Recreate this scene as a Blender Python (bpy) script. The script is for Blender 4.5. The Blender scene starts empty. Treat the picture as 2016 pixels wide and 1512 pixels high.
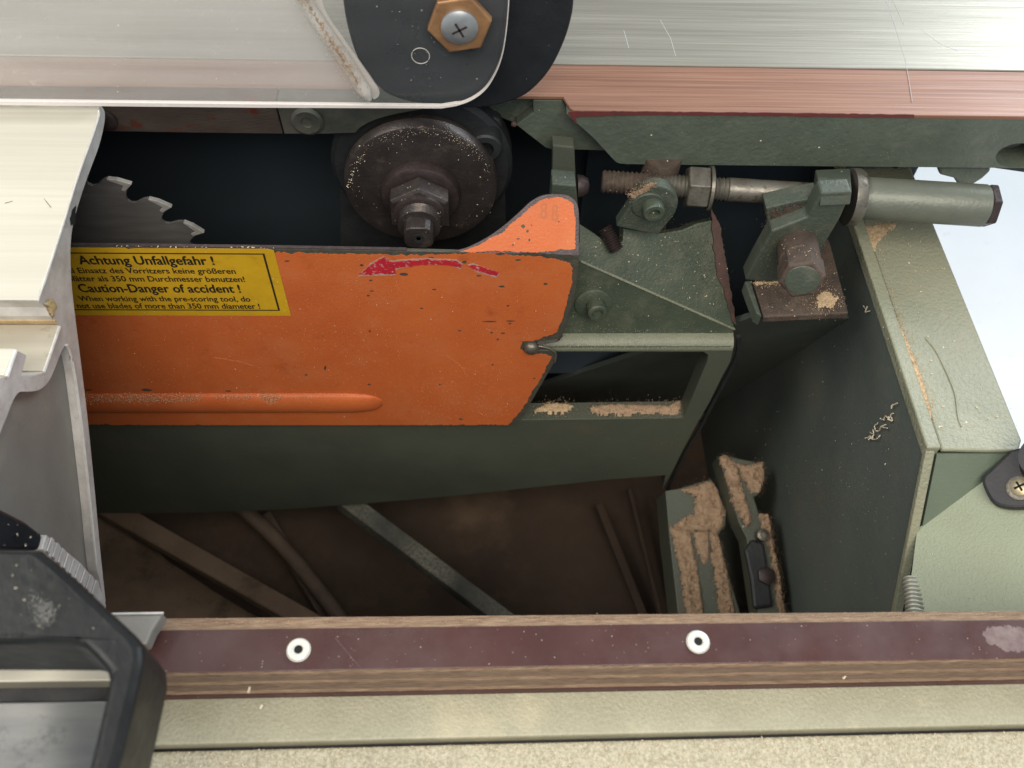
import bpy, bmesh, math, random
from mathutils import Vector, Matrix, noise
from mathutils.geometry import tessellate_polygon

random.seed(7)
S = bpy.context.scene
COL = S.collection

# ------------------------------------------------------------------ camera
CAM = Vector((0.0, 0.0, 1.297))          # table top stands at 0.88 m
FPX, PITCH, YAW = 1800.0, math.radians(54.9), math.radians(2.2)
_r0 = Vector((1, 0, 0)); _f0 = Vector((0, math.cos(PITCH), -math.sin(PITCH))); UP = Vector((0, math.sin(PITCH), math.cos(PITCH)))
FWD = math.cos(YAW) * _f0 + math.sin(YAW) * _r0
RGT = math.cos(YAW) * _r0 - math.sin(YAW) * _f0
cd = bpy.data.cameras.new('camera'); cam = bpy.data.objects.new('camera', cd); COL.objects.link(cam)
cam.matrix_world = Matrix(((RGT.x, UP.x, -FWD.x, CAM.x), (RGT.y, UP.y, -FWD.y, CAM.y), (RGT.z, UP.z, -FWD.z, CAM.z), (0, 0, 0, 1)))
cd.sensor_width = 36.0; cd.lens = 36.0 * FPX / 2016.0
cd.clip_start = 0.01; cd.clip_end = 100
cd.dof.use_dof = True; cd.dof.focus_distance = 0.66; cd.dof.aperture_fstop = 9.0
S.camera = cam
S.render.resolution_x, S.render.resolution_y = 1024, 768

# ------------------------------------------------------------------ light
W = bpy.data.worlds.new('World'); S.world = W; W.use_nodes = True
W.node_tree.nodes['Background'].inputs[0].default_value = (0.75, 0.86, 1.0, 1)
W.node_tree.nodes['Background'].inputs[1].default_value = 0.42

def area(name, loc, target, sx, sy, power, col):
    l = bpy.data.lights.new(name, 'AREA'); l.shape = 'RECTANGLE'; l.size = sx; l.size_y = sy; l.energy = power; l.color = col
    o = bpy.data.objects.new(name, l); COL.objects.link(o); o.location = loc
    o.rotation_euler = (Vector(target) - Vector(loc)).to_track_quat('-Z', 'Y').to_euler()
    return o
# the bright workshop window behind the machine on the right, a ceiling lamp row, and an added fill light behind the operator
area('window_light', (2.3, 2.3, 2.7), (0.25, 0.45, 0.85), 1.6, 1.4, 74, (0.84, 0.93, 1.0))
area('ceiling_light', (-1.7, 0.3, 3.0), (0.0, 0.4, 0.7), 2.0, 0.7, 36, (1.0, 0.95, 0.86))
area('front_fill_light', (0.15, -1.15, 2.95), (0, 0.4, 0.7), 2.0, 1.3, 60, (1.0, 0.93, 0.83))
S.view_settings.view_transform = 'Standard'; S.view_settings.look = 'None'
S.view_settings.exposure = 0.18; S.view_settings.gamma = 1.0; S.view_settings.use_curve_mapping = False
S.cycles.max_bounces = 8; S.cycles.transparent_max_bounces = 12
try:
    S.cycles.use_denoising = True
except Exception:
    pass

# ------------------------------------------------------------------ rays from the calibrated view onto real planes
def ray(x, y): return FWD + ((x - 1008) / FPX) * RGT + ((756 - y) / FPX) * UP
def onY(x, y, v): d = ray(x, y); return CAM + d * (v / d.y)
def onZ(x, y, v): d = ray(x, y); return CAM + d * ((v - CAM.z) / d.z)
def onX(x, y, v): d = ray(x, y); return CAM + d * (v / d.x)
def onP(x, y, p, n):
    d = ray(x, y); return CAM + d * ((p - CAM).dot(n) / d.dot(n))
def pY(pts, v): return [onY(a, b, v) for a, b in pts]
def pZ(pts, v): return [onZ(a, b, v) for a, b in pts]
def pX(pts, v): return [onX(a, b, v) for a, b in pts]
ZT = 0.88            # table top
YT = 0.53            # front edge of the cast table

# ------------------------------------------------------------------ materials
MATS = {}
def mat(name, base, rough=0.5, metal=0.0, var=None, var_scale=40, var_amt=0.5, stretch=(1, 1, 1), bump=0.0, bump_scale=300,
        specks=None, speck_scale=260, speck_amt=0.1, dust=None, dust_lo=0.55, dust_hi=0.7, dust_scale=18, rough_var=0.0, coat=0.0,
        dust2=None, d2_lo=.6, d2_hi=.66, d2_scale=60, bump_kind='noise', spec=0.5, fine=None, fine_scale=900, fine_amt=.3):
    m = bpy.data.materials.new(name); m.use_nodes = True; MATS[name] = m
    nt = m.node_tree; N = nt.nodes; L = nt.links
    b = N['Principled BSDF']
    b.inputs['Roughness'].default_value = rough; b.inputs['Metallic'].default_value = metal
    b.inputs['Specular IOR Level'].default_value = spec
    if coat: b.inputs['Coat Weight'].default_value = coat
    tc = N.new('ShaderNodeTexCoord'); mp = N.new('ShaderNodeMapping'); mp.inputs['Scale'].default_value = stretch
    L.new(tc.outputs['Object'], mp.inputs['Vector'])
    def nz(scale, detail=4, rough_=0.6, vec=mp.outputs[0]):
        n = N.new('ShaderNodeTexNoise'); n.inputs['Scale'].default_value = scale; n.inputs['Detail'].default_value = detail
        n.inputs['Roughness'].default_value = rough_; L.new(vec, n.inputs['Vector']); return n
    def ramp(src, lo, hi, a=0.0, c=1.0):
        r = N.new('ShaderNodeMapRange'); r.inputs['From Min'].default_value = lo; r.inputs['From Max'].default_value = hi
        r.inputs['To Min'].default_value = a; r.inputs['To Max'].default_value = c; L.new(src, r.inputs['Value']); return r.outputs[0]
    def mix(fac, A, B):
        x = N.new('ShaderNodeMix'); x.data_type = 'RGBA'
        if hasattr(fac, 'links') or hasattr(fac, 'is_output'): L.new(fac, x.inputs[0])
        else: x.inputs[0].default_value = fac
        for s, v in ((6, A), (7, B)):
            if isinstance(v, tuple): x.inputs[s].default_value = (*v, 1)
            else: L.new(v, x.inputs[s])
        return x.outputs[2]
    c = base
    if var:
        n = nz(var_scale); c = mix(ramp(n.outputs['Fac'], 0.3, 0.7, 0, var_amt * 2 if var_amt < .5 else 1), c, var)
    if fine:
        n = nz(fine_scale, 3); c = mix(ramp(n.outputs['Fac'], 0.35, 0.7, 0, fine_amt), c, fine)
    if dust:
        n = nz(dust_scale, 8, 0.68, tc.outputs['Object']); c = mix(ramp(n.outputs['Fac'], dust_lo, dust_hi), c, dust)
    if dust2:
        n = nz(d2_scale, 8, 0.7, tc.outputs['Object']); c = mix(ramp(n.outputs['Fac'], d2_lo, d2_hi), c, dust2)
    if specks:
        v = N.new('ShaderNodeTexVoronoi'); v.inputs['Scale'].default_value = speck_scale; v.inputs['Randomness'].default_value = 1
        L.new(tc.outputs['Object'], v.inputs['Vector'])
        sep = N.new('ShaderNodeSeparateColor'); L.new(v.outputs['Color'], sep.inputs[0])
        lim = N.new('ShaderNodeMath'); lim.operation = 'MULTIPLY'; L.new(sep.outputs[1], lim.inputs[0]); lim.inputs[1].default_value = 0.24
        lt = N.new('ShaderNodeMath'); lt.operation = 'LESS_THAN'; L.new(v.outputs['Distance'], lt.inputs[0]); L.new(lim.outputs[0], lt.inputs[1])
        pk = N.new('ShaderNodeMath'); pk.operation = 'LESS_THAN'; L.new(sep.outputs[0], pk.inputs[0]); pk.inputs[1].default_value = speck_amt
        mu = N.new('ShaderNodeMath'); mu.operation = 'MULTIPLY'; L.new(lt.outputs[0], mu.inputs[0]); L.new(pk.outputs[0], mu.inputs[1])
        c = mix(mu.outputs[0], c, specks)
    if isinstance(c, tuple): b.inputs['Base Color'].default_value = (*c, 1)
    else: L.new(c, b.inputs['Base Color'])
    if rough_var:
        n = nz(var_scale * 1.7, 5); L.new(ramp(n.outputs['Fac'], .3, .7, max(.03, rough - rough_var), min(1, rough + rough_var)), b.inputs['Roughness'])
    if bump:
        if bump_kind == 'voronoi':
            n = N.new('ShaderNodeTexVoronoi'); n.feature = 'SMOOTH_F1'; n.inputs['Scale'].default_value = bump_scale; L.new(mp.outputs[0], n.inputs['Vector']); out = n.outputs['Distance']
        else:
            n = nz(bump_scale, 3, 0.55); out = n.outputs['Fac']
        bp = N.new('ShaderNodeBump'); bp.inputs['Strength'].default_value = bump; bp.inputs['Distance'].default_value = 0.001
        L.new(out, bp.inputs['Height']); L.new(bp.outputs[0], b.inputs['Normal'])
    return m

DUST = (0.42, 0.30, 0.19); FLAKE = (0.72, 0.62, 0.46)
mat('green_cast', (0.070, 0.084, 0.062), .5, var=(0.050, 0.062, 0.046), var_scale=30, bump=.6, bump_scale=380, specks=FLAKE, speck_scale=300, speck_amt=.03, dust=(0.115, 0.118, 0.09), dust_scale=25, dust2=(0.13, 0.095, 0.062), d2_scale=55, d2_lo=.58, d2_hi=.75)
mat('green_table', (0.098, 0.118, 0.088), .5, var=(0.078, 0.094, 0.070), var_scale=45, bump=.8, bump_scale=200, specks=FLAKE, speck_scale=220, speck_amt=.012, dust=(0.125, 0.135, 0.105), dust_scale=30, dust2=(0.055, 0.062, 0.045), d2_scale=26, d2_lo=.66, d2_hi=.72)
mat('green_dusty', (0.072, 0.090, 0.060), .48, var=(0.052, 0.068, 0.046), var_scale=35, bump=.6, bump_scale=420, specks=FLAKE, speck_scale=420, speck_amt=.07, dust=(0.15, 0.148, 0.102), dust_lo=.5, dust_hi=.85, dust_scale=34)
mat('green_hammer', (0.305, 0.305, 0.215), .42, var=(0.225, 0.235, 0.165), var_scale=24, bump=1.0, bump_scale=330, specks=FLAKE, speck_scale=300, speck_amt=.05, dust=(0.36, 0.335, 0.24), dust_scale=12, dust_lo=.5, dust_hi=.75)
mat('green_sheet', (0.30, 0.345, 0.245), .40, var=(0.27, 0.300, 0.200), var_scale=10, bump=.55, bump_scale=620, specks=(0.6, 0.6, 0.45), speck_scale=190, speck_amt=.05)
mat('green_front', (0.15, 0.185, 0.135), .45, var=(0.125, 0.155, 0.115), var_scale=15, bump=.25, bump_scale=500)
mat('green_dark', (0.085, 0.098, 0.082), .6, var=(0.066, 0.078, 0.066), var_scale=14, bump=.35, bump_scale=350, specks=(0.4, 0.37, 0.30), speck_scale=260, speck_amt=.012, dust=(0.110, 0.104, 0.082), dust_scale=9)
mat('green_beam', (0.092, 0.102, 0.074), .55, var=(0.070, 0.080, 0.060), var_scale=16, bump=.35, bump_scale=380, dust=(0.115, 0.104, 0.076), dust_scale=8, specks=(0.4, 0.36, 0.28), speck_scale=220, speck_amt=.01)
mat('inner_dark', (0.042, 0.058, 0.072), .8, var=(0.032, 0.045, 0.056), var_scale=8)  # bluish lift puts the veiling haze over the dark interior into the paint
mat('orange_paint', (0.62, 0.143, 0.036), .40, var=(0.52, 0.108, 0.029), var_scale=14, bump=.18, bump_scale=520, specks=(0.78, 0.46, 0.30), speck_scale=520, speck_amt=.06, dust=(0.60, 0.18, 0.065), dust_scale=30, dust_lo=.48, dust_hi=.8, spec=.35, fine=(0.66, 0.20, 0.065), fine_scale=1400, fine_amt=.4, dust2=(0.36, 0.085, 0.030), d2_scale=38, d2_lo=.60, d2_hi=.80, rough_var=.12)
mat('stamp', (0.45, 0.122, 0.034), .5)
mat('green_veiled', (0.125, 0.145, 0.128), .6, var=(0.098, 0.116, 0.102), var_scale=12, bump=.35, bump_scale=350, dust=(0.145, 0.145, 0.120), dust_scale=9)  # same green paint as the rest, lightened to carry lens veil
mat('green_highlight', (0.19, 0.205, 0.14), .5, var=(0.14, 0.155, 0.105), var_scale=60, bump=.5, bump_scale=500, fine=(0.30, 0.29, 0.21), fine_scale=900, fine_amt=.6)  # paler green that paints in the highlight on rounded edges
mat('chalk', (0.34, 0.33, 0.30), .9)
mat('tray', (0.24, 0.235, 0.215), .38, .3, var=(0.12, 0.122, 0.122), var_scale=16, stretch=(.6, 3, 1), dust2=(0.055, 0.06, 0.065), d2_scale=16, d2_lo=.56, d2_hi=.66)
mat('scratch_orange', (0.66, 0.34, 0.20), .7)
mat('primer', (0.085, 0.080, 0.055), .6, var=(0.055, 0.052, 0.042), var_scale=140, bump=.4, bump_scale=500)
mat('raw_edge', (0.105, 0.078, 0.078), .45, .3, var=(0.06, 0.045, 0.045), var_scale=160, bump=.3, bump_scale=600)
mat('label_yellow', (0.66, 0.395, 0.020), .38, var=(0.57, 0.325, 0.016), var_scale=45, dust2=(0.36, 0.20, 0.03), d2_scale=90, d2_lo=.60, d2_hi=.76, specks=(0.8, 0.65, 0.35), speck_scale=400, speck_amt=.05, bump=.25, bump_scale=120)
mat('print_black', (0.022, 0.020, 0.014), .5, dust2=(0.30, 0.20, 0.03), d2_scale=700, d2_lo=.66, d2_hi=.72)
mat('decal_red', (0.56, 0.026, 0.040), .4, var=(0.45, 0.020, 0.034), var_scale=120, dust2=(0.60, 0.34, 0.32), d2_scale=300, d2_lo=.55, d2_hi=.64)
mat('dry_glue', (0.22, 0.165, 0.155), .7, var=(0.12, 0.075, 0.072), var_scale=140, bump=.5, bump_scale=300)
mat('decal_edge', (0.50, 0.36, 0.33), .6, var=(0.44, 0.20, 0.12), var_scale=300)
mat('steel_dark', (0.075, 0.055, 0.050), .45, .55, var=(0.045, 0.032, 0.032), var_scale=90, bump=.3, bump_scale=420, specks=(0.62, 0.56, 0.46), speck_scale=330, speck_amt=.06, rough_var=.1)
mat('steel_flange', (0.072, 0.058, 0.053), .42, .5, var=(0.040, 0.033, 0.032), var_scale=34, bump=.35, bump_scale=500, specks=(0.75, 0.68, 0.55), speck_scale=520, speck_amt=.04, dust2=(0.15, 0.115, 0.09), d2_scale=60, d2_lo=.54, d2_hi=.78, rough_var=.14)
mat('housing_dark', (0.030, 0.032, 0.033), .55, .2, var=(0.018, 0.020, 0.022), var_scale=60, bump=.4, bump_scale=300)
mat('steel_grey', (0.22, 0.205, 0.17), .42, .6, var=(0.14, 0.125, 0.10), var_scale=70, dust2=(0.10, 0.07, 0.05), d2_scale=130, d2_lo=.54, d2_hi=.66, bump=.25, bump_scale=400, rough_var=.1)
mat('sleeve_paint', (0.155, 0.165, 0.130), .42, .25, var=(0.13, 0.14, 0.11), var_scale=60, bump=.3, bump_scale=350)
mat('rust_steel', (0.115, 0.078, 0.056), .7, .2, var=(0.058, 0.044, 0.036), var_scale=120, bump=.6, bump_scale=450, specks=FLAKE, speck_scale=420, speck_amt=.07, dust=(0.15, 0.115, 0.08), dust_scale=40)
mat('rust_red', (0.105, 0.052, 0.038), .75, 0, var=(0.06, 0.038, 0.032), var_scale=90, bump=.5, bump_scale=400, specks=FLAKE, speck_scale=420, speck_amt=.06)
mat('lip_steel', (0.095, 0.070, 0.060), .40, .55, var=(0.135, 0.105, 0.085), var_scale=35, stretch=(1, 1, 2.5), dust2=(0.17, 0.045, 0.030), d2_scale=60, d2_lo=.58, d2_hi=.66, bump=.3, bump_scale=250)
mat('lip_block', (0.150, 0.140, 0.115), .42, .5, var=(0.075, 0.085, 0.070), var_scale=40, bump=.35, bump_scale=250)
mat('table_silver', (0.43, 0.40, 0.335), .42, .6, var=(0.33, 0.305, 0.25), var_scale=18, stretch=(.10, 6, 1), bump=.16, bump_scale=150, rough_var=.1, fine=(0.27, 0.248, 0.20), fine_scale=75, fine_amt=.85)
mat('strip_brown', (0.255, 0.118, 0.072), .46, .15, var=(0.175, 0.076, 0.046), var_scale=18, stretch=(.10, 7, 1), bump=.16, bump_scale=150, fine=(0.38, 0.215, 0.14), fine_scale=85, fine_amt=.65, rough_var=.1)
mat('strip_red_paint', (0.15, 0.028, 0.026), .6, var=(0.10, 0.03, 0.026), var_scale=120)
mat('scratch', (0.82, 0.82, 0.80), .4, .6)
mat('alu_top', (0.66, 0.63, 0.53), .45, .2, var=(0.61, 0.58, 0.485), var_scale=22, stretch=(.10, 5, 1), bump=.08, bump_scale=120, fine=(0.53, 0.50, 0.41), fine_scale=60, fine_amt=.45)
mat('alu_cut', (0.72, 0.69, 0.65), .48, .2, var=(0.50, 0.465, 0.43), var_scale=60, bump=.35, bump_scale=260, dust2=(0.36, 0.31, 0.28), d2_scale=70, d2_lo=.60, d2_hi=.75)
mat('alu_burr', (0.86, 0.84, 0.80), .42, .4, var=(0.7, 0.66, 0.6), var_scale=200)
mat('alu_slot', (0.55, 0.51, 0.41), .45, .4, var=(0.46, 0.42, 0.335), var_scale=20, stretch=(.2, 4, 4), bump=.1, bump_scale=120, dust2=(0.30, 0.26, 0.19), d2_scale=60, d2_lo=.6, d2_hi=.72)
mat('slot_dirt', (0.62, 0.45, 0.22), .8, var=(0.42, 0.28, 0.13), var_scale=120, bump=.6, bump_scale=400)
mat('grey_plate', (0.27, 0.255, 0.225), .48, .25, var=(0.225, 0.21, 0.185), var_scale=26, dust=(0.36, 0.325, 0.27), dust_scale=14, dust_lo=.5, dust_hi=.8, bump=.15, bump_scale=500, dust2=(0.22, 0.10, 0.06), d2_scale=50, d2_lo=.74, d2_hi=.76)
mat('black_plastic', (0.009, 0.0095, 0.0095), .36, var=(0.016, 0.017, 0.017), var_scale=26, bump=.3, bump_scale=170, dust2=(0.12, 0.122, 0.12), d2_scale=42, d2_lo=.66, d2_hi=.84, rough_var=.1, spec=.25)
mat('black_hood', (0.010, 0.012, 0.015), .32, var=(0.022, 0.025, 0.029), var_scale=22, bump=.12, bump_scale=300, specks=(0.3, 0.3, 0.27), speck_scale=300, speck_amt=.03, rough_var=.1, spec=.35)
mat('black_rubber', (0.018, 0.018, 0.022), .5, var=(0.035, 0.032, 0.032), var_scale=80, bump=.2, bump_scale=400, dust2=(0.2, 0.14, 0.10), d2_scale=120, d2_lo=.66, d2_hi=.75)
mat('brass', (0.46, 0.25, 0.115), .45, .6, var=(0.30, 0.16, 0.08), var_scale=70, bump=.2, bump_scale=400)
mat('zinc', (0.36, 0.38, 0.385), .42, .6, var=(0.27, 0.285, 0.295), var_scale=120, specks=(0.8, 0.75, 0.6), speck_scale=420, speck_amt=.1)
mat('rivet_white', (0.80, 0.78, 0.70), .4, .2, var=(0.66, 0.63, 0.55), var_scale=240)
mat('hole_black', (0.008, 0.008, 0.008), .9)
mat('laminate', (0.074, 0.030, 0.025), .33, var=(0.056, 0.024, 0.021), var_scale=20, dust=(0.095, 0.056, 0.052), dust_scale=14, dust_lo=.46, dust_hi=.78, specks=(0.34, 0.26, 0.22), speck_scale=620, speck_amt=.08, dust2=(0.18, 0.135, 0.125), d2_scale=30, d2_lo=.68, d2_hi=.84, rough_var=.12)
mat('ply_edge', (0.43, 0.30, 0.19), .75, var=(0.24, 0.145, 0.09), var_scale=70, stretch=(1.0, 9, 9), bump=.9, bump_scale=160, fine=(0.12, 0.07, 0.045), fine_scale=170, fine_amt=.6)
mat('ply_edge_dark', (0.24, 0.165, 0.105), .8, var=(0.15, 0.098, 0.066), var_scale=70, stretch=(1.0, 9, 9), bump=.9, bump_scale=160, fine=(0.10, 0.064, 0.045), fine_scale=150, fine_amt=.7)
mat('beige_paint', (0.41, 0.385, 0.275), .48, var=(0.35, 0.325, 0.225), var_scale=35, bump=.7, bump_scale=520, dust=(0.45, 0.405, 0.275), dust_scale=20, fine=(0.27, 0.25, 0.17), fine_scale=520, fine_amt=.55)
mat('beige_dusty', (0.37, 0.335, 0.235), .75, var=(0.28, 0.25, 0.165), var_scale=120, bump=1.0, bump_scale=600, fine=(0.56, 0.51, 0.38), fine_scale=560, fine_amt=1.0)
mat('sawdust', (0.36, 0.235, 0.145), .95, var=(0.27, 0.165, 0.10), var_scale=200, bump=1.0, bump_scale=600, fine=(0.52, 0.38, 0.25), fine_scale=800, fine_amt=.8)
mat('sawdust_pale', (0.58, 0.41, 0.24), .95, var=(0.42, 0.27, 0.14), var_scale=180, bump=1.0, bump_scale=600, fine=(0.72, 0.56, 0.36), fine_scale=800, fine_amt=.8)
mat('flake', FLAKE, .8)
mat('dusty_floor', (0.125, 0.082, 0.054), .95, var=(0.062, 0.041, 0.030), var_scale=7, bump=1.0, bump_scale=90, dust=(0.16, 0.105, 0.066), dust_scale=6, fine=(0.08, 0.052, 0.035), fine_scale=60, fine_amt=.7)
mat('hose', (0.31, 0.215, 0.138), .8, var=(0.19, 0.13, 0.085), var_scale=22, bump=.6, bump_scale=120, dust2=(0.10, 0.07, 0.047), d2_scale=16, d2_lo=.54, d2_hi=.70)
mat('cable', (0.20, 0.142, 0.10), .7, var=(0.13, 0.092, 0.066), var_scale=40)
mat('pole', (0.30, 0.29, 0.22), .75, var=(0.035, 0.040, 0.037), var_scale=12, bump=.3, bump_scale=300, fine=(0.07, 0.07, 0.055), fine_scale=300, fine_amt=.9)
mat('concrete', (0.86, 0.855, 0.84), .45, var=(0.80, 0.80, 0.79), var_scale=5, bump=.1, bump_scale=60, dust2=(0.66, 0.67, 0.68), d2_scale=26, d2_lo=.62, d2_hi=.74)
mat('coil', (0.50, 0.50, 0.43), .45, .5)
mat('screw_yellow', (0.62, 0.50, 0.25), .4, .6, var=(0.5, 0.45, 0.35), var_scale=300)
mat('blade_steel', (0.19, 0.18, 0.17), .45, .35, var=(0.13, 0.122, 0.116), var_scale=30, stretch=(1, 1, 6), bump=.1, bump_scale=200)
mat('carbide', (0.55, 0.54, 0.50), .4, .4, var=(0.40, 0.38, 0.34), var_scale=200)

def clear_mat(name, tint, transp, rough, vary=1.0):
    m = bpy.data.materials.new(name); m.use_nodes = True; MATS[name] = m
    nt = m.node_tree; N = nt.nodes; L = nt.links; b = N['Principled BSDF']; out = N['Material Output']
    tc = N.new('ShaderNodeTexCoord'); mp = N.new('ShaderNodeMapping'); mp.inputs['Scale'].default_value = (.4, 1, 6); L.new(tc.outputs['Object'], mp.inputs[0])
    n = N.new('ShaderNodeTexNoise'); n.inputs['Scale'].default_value = 14; n.inputs['Detail'].default_value = 8; L.new(mp.outputs[0], n.inputs[0])
    n2 = N.new('ShaderNodeTexNoise'); n2.inputs['Scale'].default_value = 160; n2.inputs['Detail'].default_value = 6; L.new(tc.outputs['Object'], n2.inputs[0])
    mr = N.new('ShaderNodeMapRange'); mr.inputs[1].default_value = .3; mr.inputs[2].default_value = .75; mr.inputs[3].default_value = transp + .07 * vary; mr.inputs[4].default_value = transp - .10 * vary
    L.new(n.outputs[0], mr.inputs[0])
    mr2 = N.new('ShaderNodeMapRange'); mr2.inputs[1].default_value = .62; mr2.inputs[2].default_value = .75; mr2.inputs[3].default_value = 0; mr2.inputs[4].default_value = -.12 * vary
    L.new(n2.outputs[0], mr2.inputs[0])
    ad = N.new('ShaderNodeMath'); L.new(mr.outputs[0], ad.inputs[0]); L.new(mr2.outputs[0], ad.inputs[1])
    b.inputs['Base Color'].default_value = (*tint, 1); b.inputs['Roughness'].default_value = rough
    t = N.new('ShaderNodeBsdfTransparent'); t.inputs[0].default_value = (.97, .97, .96, 1)
    mx = N.new('ShaderNodeMixShader'); L.new(ad.outputs[0], mx.inputs[0]); L.new(b.outputs[0], mx.inputs[1]); L.new(t.outputs[0], mx.inputs[2])
    L.new(mx.outputs[0], out.inputs[0])
    return m
clear_mat('clear_plastic', (0.78, 0.75, 0.72), .80, .16)
clear_mat('clear_end', (0.55, 0.57, 0.60), .965, .15, .12)
clear_mat('clear_rim', (0.86, 0.80, 0.76), .25, .3)
clear_mat('frosted', (0.70, 0.67, 0.62), .45, .3)

# ------------------------------------------------------------------ object helpers
def thing(name, label, cat, loc, group=None):
    o = bpy.data.objects.new(name, None); COL.objects.link(o); o.location = loc; o.empty_display_size = .03
    o['label'] = label; o['category'] = cat
    if group: o['group'] = group
    return o
def obj(name, me, m, parent=None, kind=None, label=None, smooth=None):
    if isinstance(m, str): m = MATS[m]
    me.name = name
    me.materials.clear(); me.materials.append(m)
    if smooth is not None and len(me.polygons):
        me.polygons.foreach_set('use_smooth', [True] * len(me.polygons)); me.set_sharp_from_angle(angle=math.radians(smooth))
    o = bpy.data.objects.new(name, me); COL.objects.link(o)
    if parent:
        o.parent = parent
        if parent.type == 'EMPTY': o.location = -parent.location
    if kind: o['kind'] = kind
    if label: o['label'] = label
    return o
def to_mesh(bm):
    me = bpy.data.meshes.new('m'); bmesh.ops.recalc_face_normals(bm, faces=bm.faces); bm.to_mesh(me); bm.free(); return me
def bevel(o, w, seg=2, ang=35):
    b = o.modifiers.new('bevel', 'BEVEL'); b.width = w; b.segments = seg; b.limit_method = 'ANGLE'; b.angle_limit = math.radians(ang)
    return o
def plate_mesh(outer, vec, holes=()):
    """A flat polygon (with holes) given thickness along vec."""
    vec = Vector(vec); bm = bmesh.new(); loops = [outer] + list(holes)
    tris = tessellate_polygon([[Vector(p) for p in l] for l in loops])
    flat = [Vector(p) for l in loops for p in l]
    A = [bm.verts.new(p) for p in flat]; B = [bm.verts.new(p + vec) for p in flat]
    if holes:
        for t in tris:
            for Vt in (A, B):
                try: bm.faces.new([Vt[i] for i in t])
                except ValueError: pass
    else:
        bm.faces.new(A); bm.faces.new(B)
    k = 0
    for l in loops:
        n = len(l)
        for i in range(n):
            j = (i + 1) % n
            bm.faces.new((A[k + i], A[k + j], B[k + j], B[k + i]))
        k += n
    return to_mesh(bm)
def plate(name, outer, vec, m, parent, holes=(), bev=0.0, seg=2, **k):
    o = obj(name, plate_mesh(outer, vec, holes), m, parent, **k)
    if bev: bevel(o, bev, seg)
    return o
def box(name, a, b, m, parent, bev=0.0, **k):
    a, b = Vector(a), Vector(b)
    return plate(name, [Vector((a.x, a.y, a.z)), Vector((b.x, a.y, a.z)), Vector((b.x, b.y, a.z)), Vector((a.x, b.y, a.z))], (0, 0, b.z - a.z), m, parent, bev=bev, **k)
def frame_of(axis):
    w = Vector(axis).normalized(); h = Vector((0, 0, 1)) if abs(w.z) < .9 else Vector((1, 0, 0))
    u = h.cross(w).normalized(); v = w.cross(u); return u, v, w
def lathe_bm(bm, prof, org, axis, seg=48, rot=0.0, cap=True, flat=None):
    u, v, w = frame_of(axis); org = Vector(org); rings = []
    for r, t in prof:
        rings.append([bm.verts.new(org + w * t + (u * math.cos(a) + v * math.sin(a)) * r) for a in [rot + 2 * math.pi * i / seg for i in range(seg)]])
    for R, Q in zip(rings, rings[1:]):
        for i in range(seg):
            j = (i + 1) % seg; bm.faces.new((R[i], R[j], Q[j], Q[i]))
    if cap:
        bm.faces.new(rings[0]); bm.faces.new(rings[-1])
def lathe(name, prof, org, axis, m, parent, seg=48, rot=0.0, smooth=35, bev=0, **k):
    bm = bmesh.new(); lathe_bm(bm, prof, org, axis, seg, rot)
    o = obj(name, to_mesh(bm), m, parent, smooth=smooth, **k)
    if bev: bevel(o, bev)
    return o
def hexa(name, r, t0, t1, org, axis, m, parent, rot=0.3, ch=.0012, **k):
    c = ch
    o = lathe(name, [(r - c, t0), (r, t0 + c * .6), (r, t1 - c * .6), (r - c, t1)], org, axis, m, parent, seg=6, rot=rot, smooth=None, **k)
    return bevel(o, .0006, 2, 25)
def thread(name, r, t0, t1, org, axis, m, parent, pitch=.0022, depth=.0011, **k):
    prof = []; t = t0
    while t < t1:
        prof += [(r - depth, t), (r, t + pitch * .5)]; t += pitch
    prof.append((r - depth, t1))
    return lathe(name, prof, org, axis, m, parent, seg=32, smooth=20, **k)
def tube(name, pts, r, m, parent=None, seg=14, **k):
    bm = bmesh.new(); pts = [Vector(p) for p in pts]; rings = []
    rs = r if isinstance(r, (list, tuple)) else [r] * len(pts)
    for i, p in enumerate(pts):
        d = (pts[min(i + 1, len(pts) - 1)] - pts[max(i - 1, 0)]); u, v, w = frame_of(d)
        rings.append([bm.verts.new(p + (u * math.cos(a) + v * math.sin(a)) * rs[i]) for a in [2 * math.pi * j / seg for j in range(seg)]])
    for R, Q in zip(rings, rings[1:]):
        for i in range(seg):
            j = (i + 1) % seg; bm.faces.new((R[i], R[j], Q[j], Q[i]))
    bm.faces.new(rings[0]); bm.faces.new(rings[-1])
    return obj(name, to_mesh(bm), m, parent, smooth=45, **k)
def spline(pts, n=8):
    P = [Vector(p) for p in pts]; P = [P[0] * 2 - P[1]] + P + [P[-1] * 2 - P[-2]]; out = []
    for i in range(1, len(P) - 2):
        for s in range(n):
            t = s / n; a, b, c, d = P[i - 1], P[i], P[i + 1], P[i + 2]
            out.append(.5 * ((2 * b) + (c - a) * t + (2 * a - 5 * b + 4 * c - d) * t * t + (3 * b - a - 3 * c + d) * t ** 3))
    out.append(P[-2]); return out
def pspline(pts, n=6):
    return [(p.x, p.y) for p in spline([(a, b, 0) for a, b in pts], n)]
def inside(p, poly):
    x, y = p; c = False; n = len(poly)
    for i in range(n):
        x1, y1 = poly[i]; x2, y2 = poly[(i + 1) % n]
        if (y1 > y) != (y2 > y) and x < (x2 - x1) * (y - y1) / (y2 - y1) + x1: c = not c
    return c
def edist(p, poly):
    P = Vector(p); d = 1e9; n = len(poly)
    for i in range(n):
        a = Vector(poly[i]); b = Vector(poly[(i + 1) % n]); ab = b - a; L2 = ab.length_squared or 1e-12
        t = max(0, min(1, (P - a).dot(ab) / L2)); d = min(d, (P - a - ab * t).length)
    return d
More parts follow.
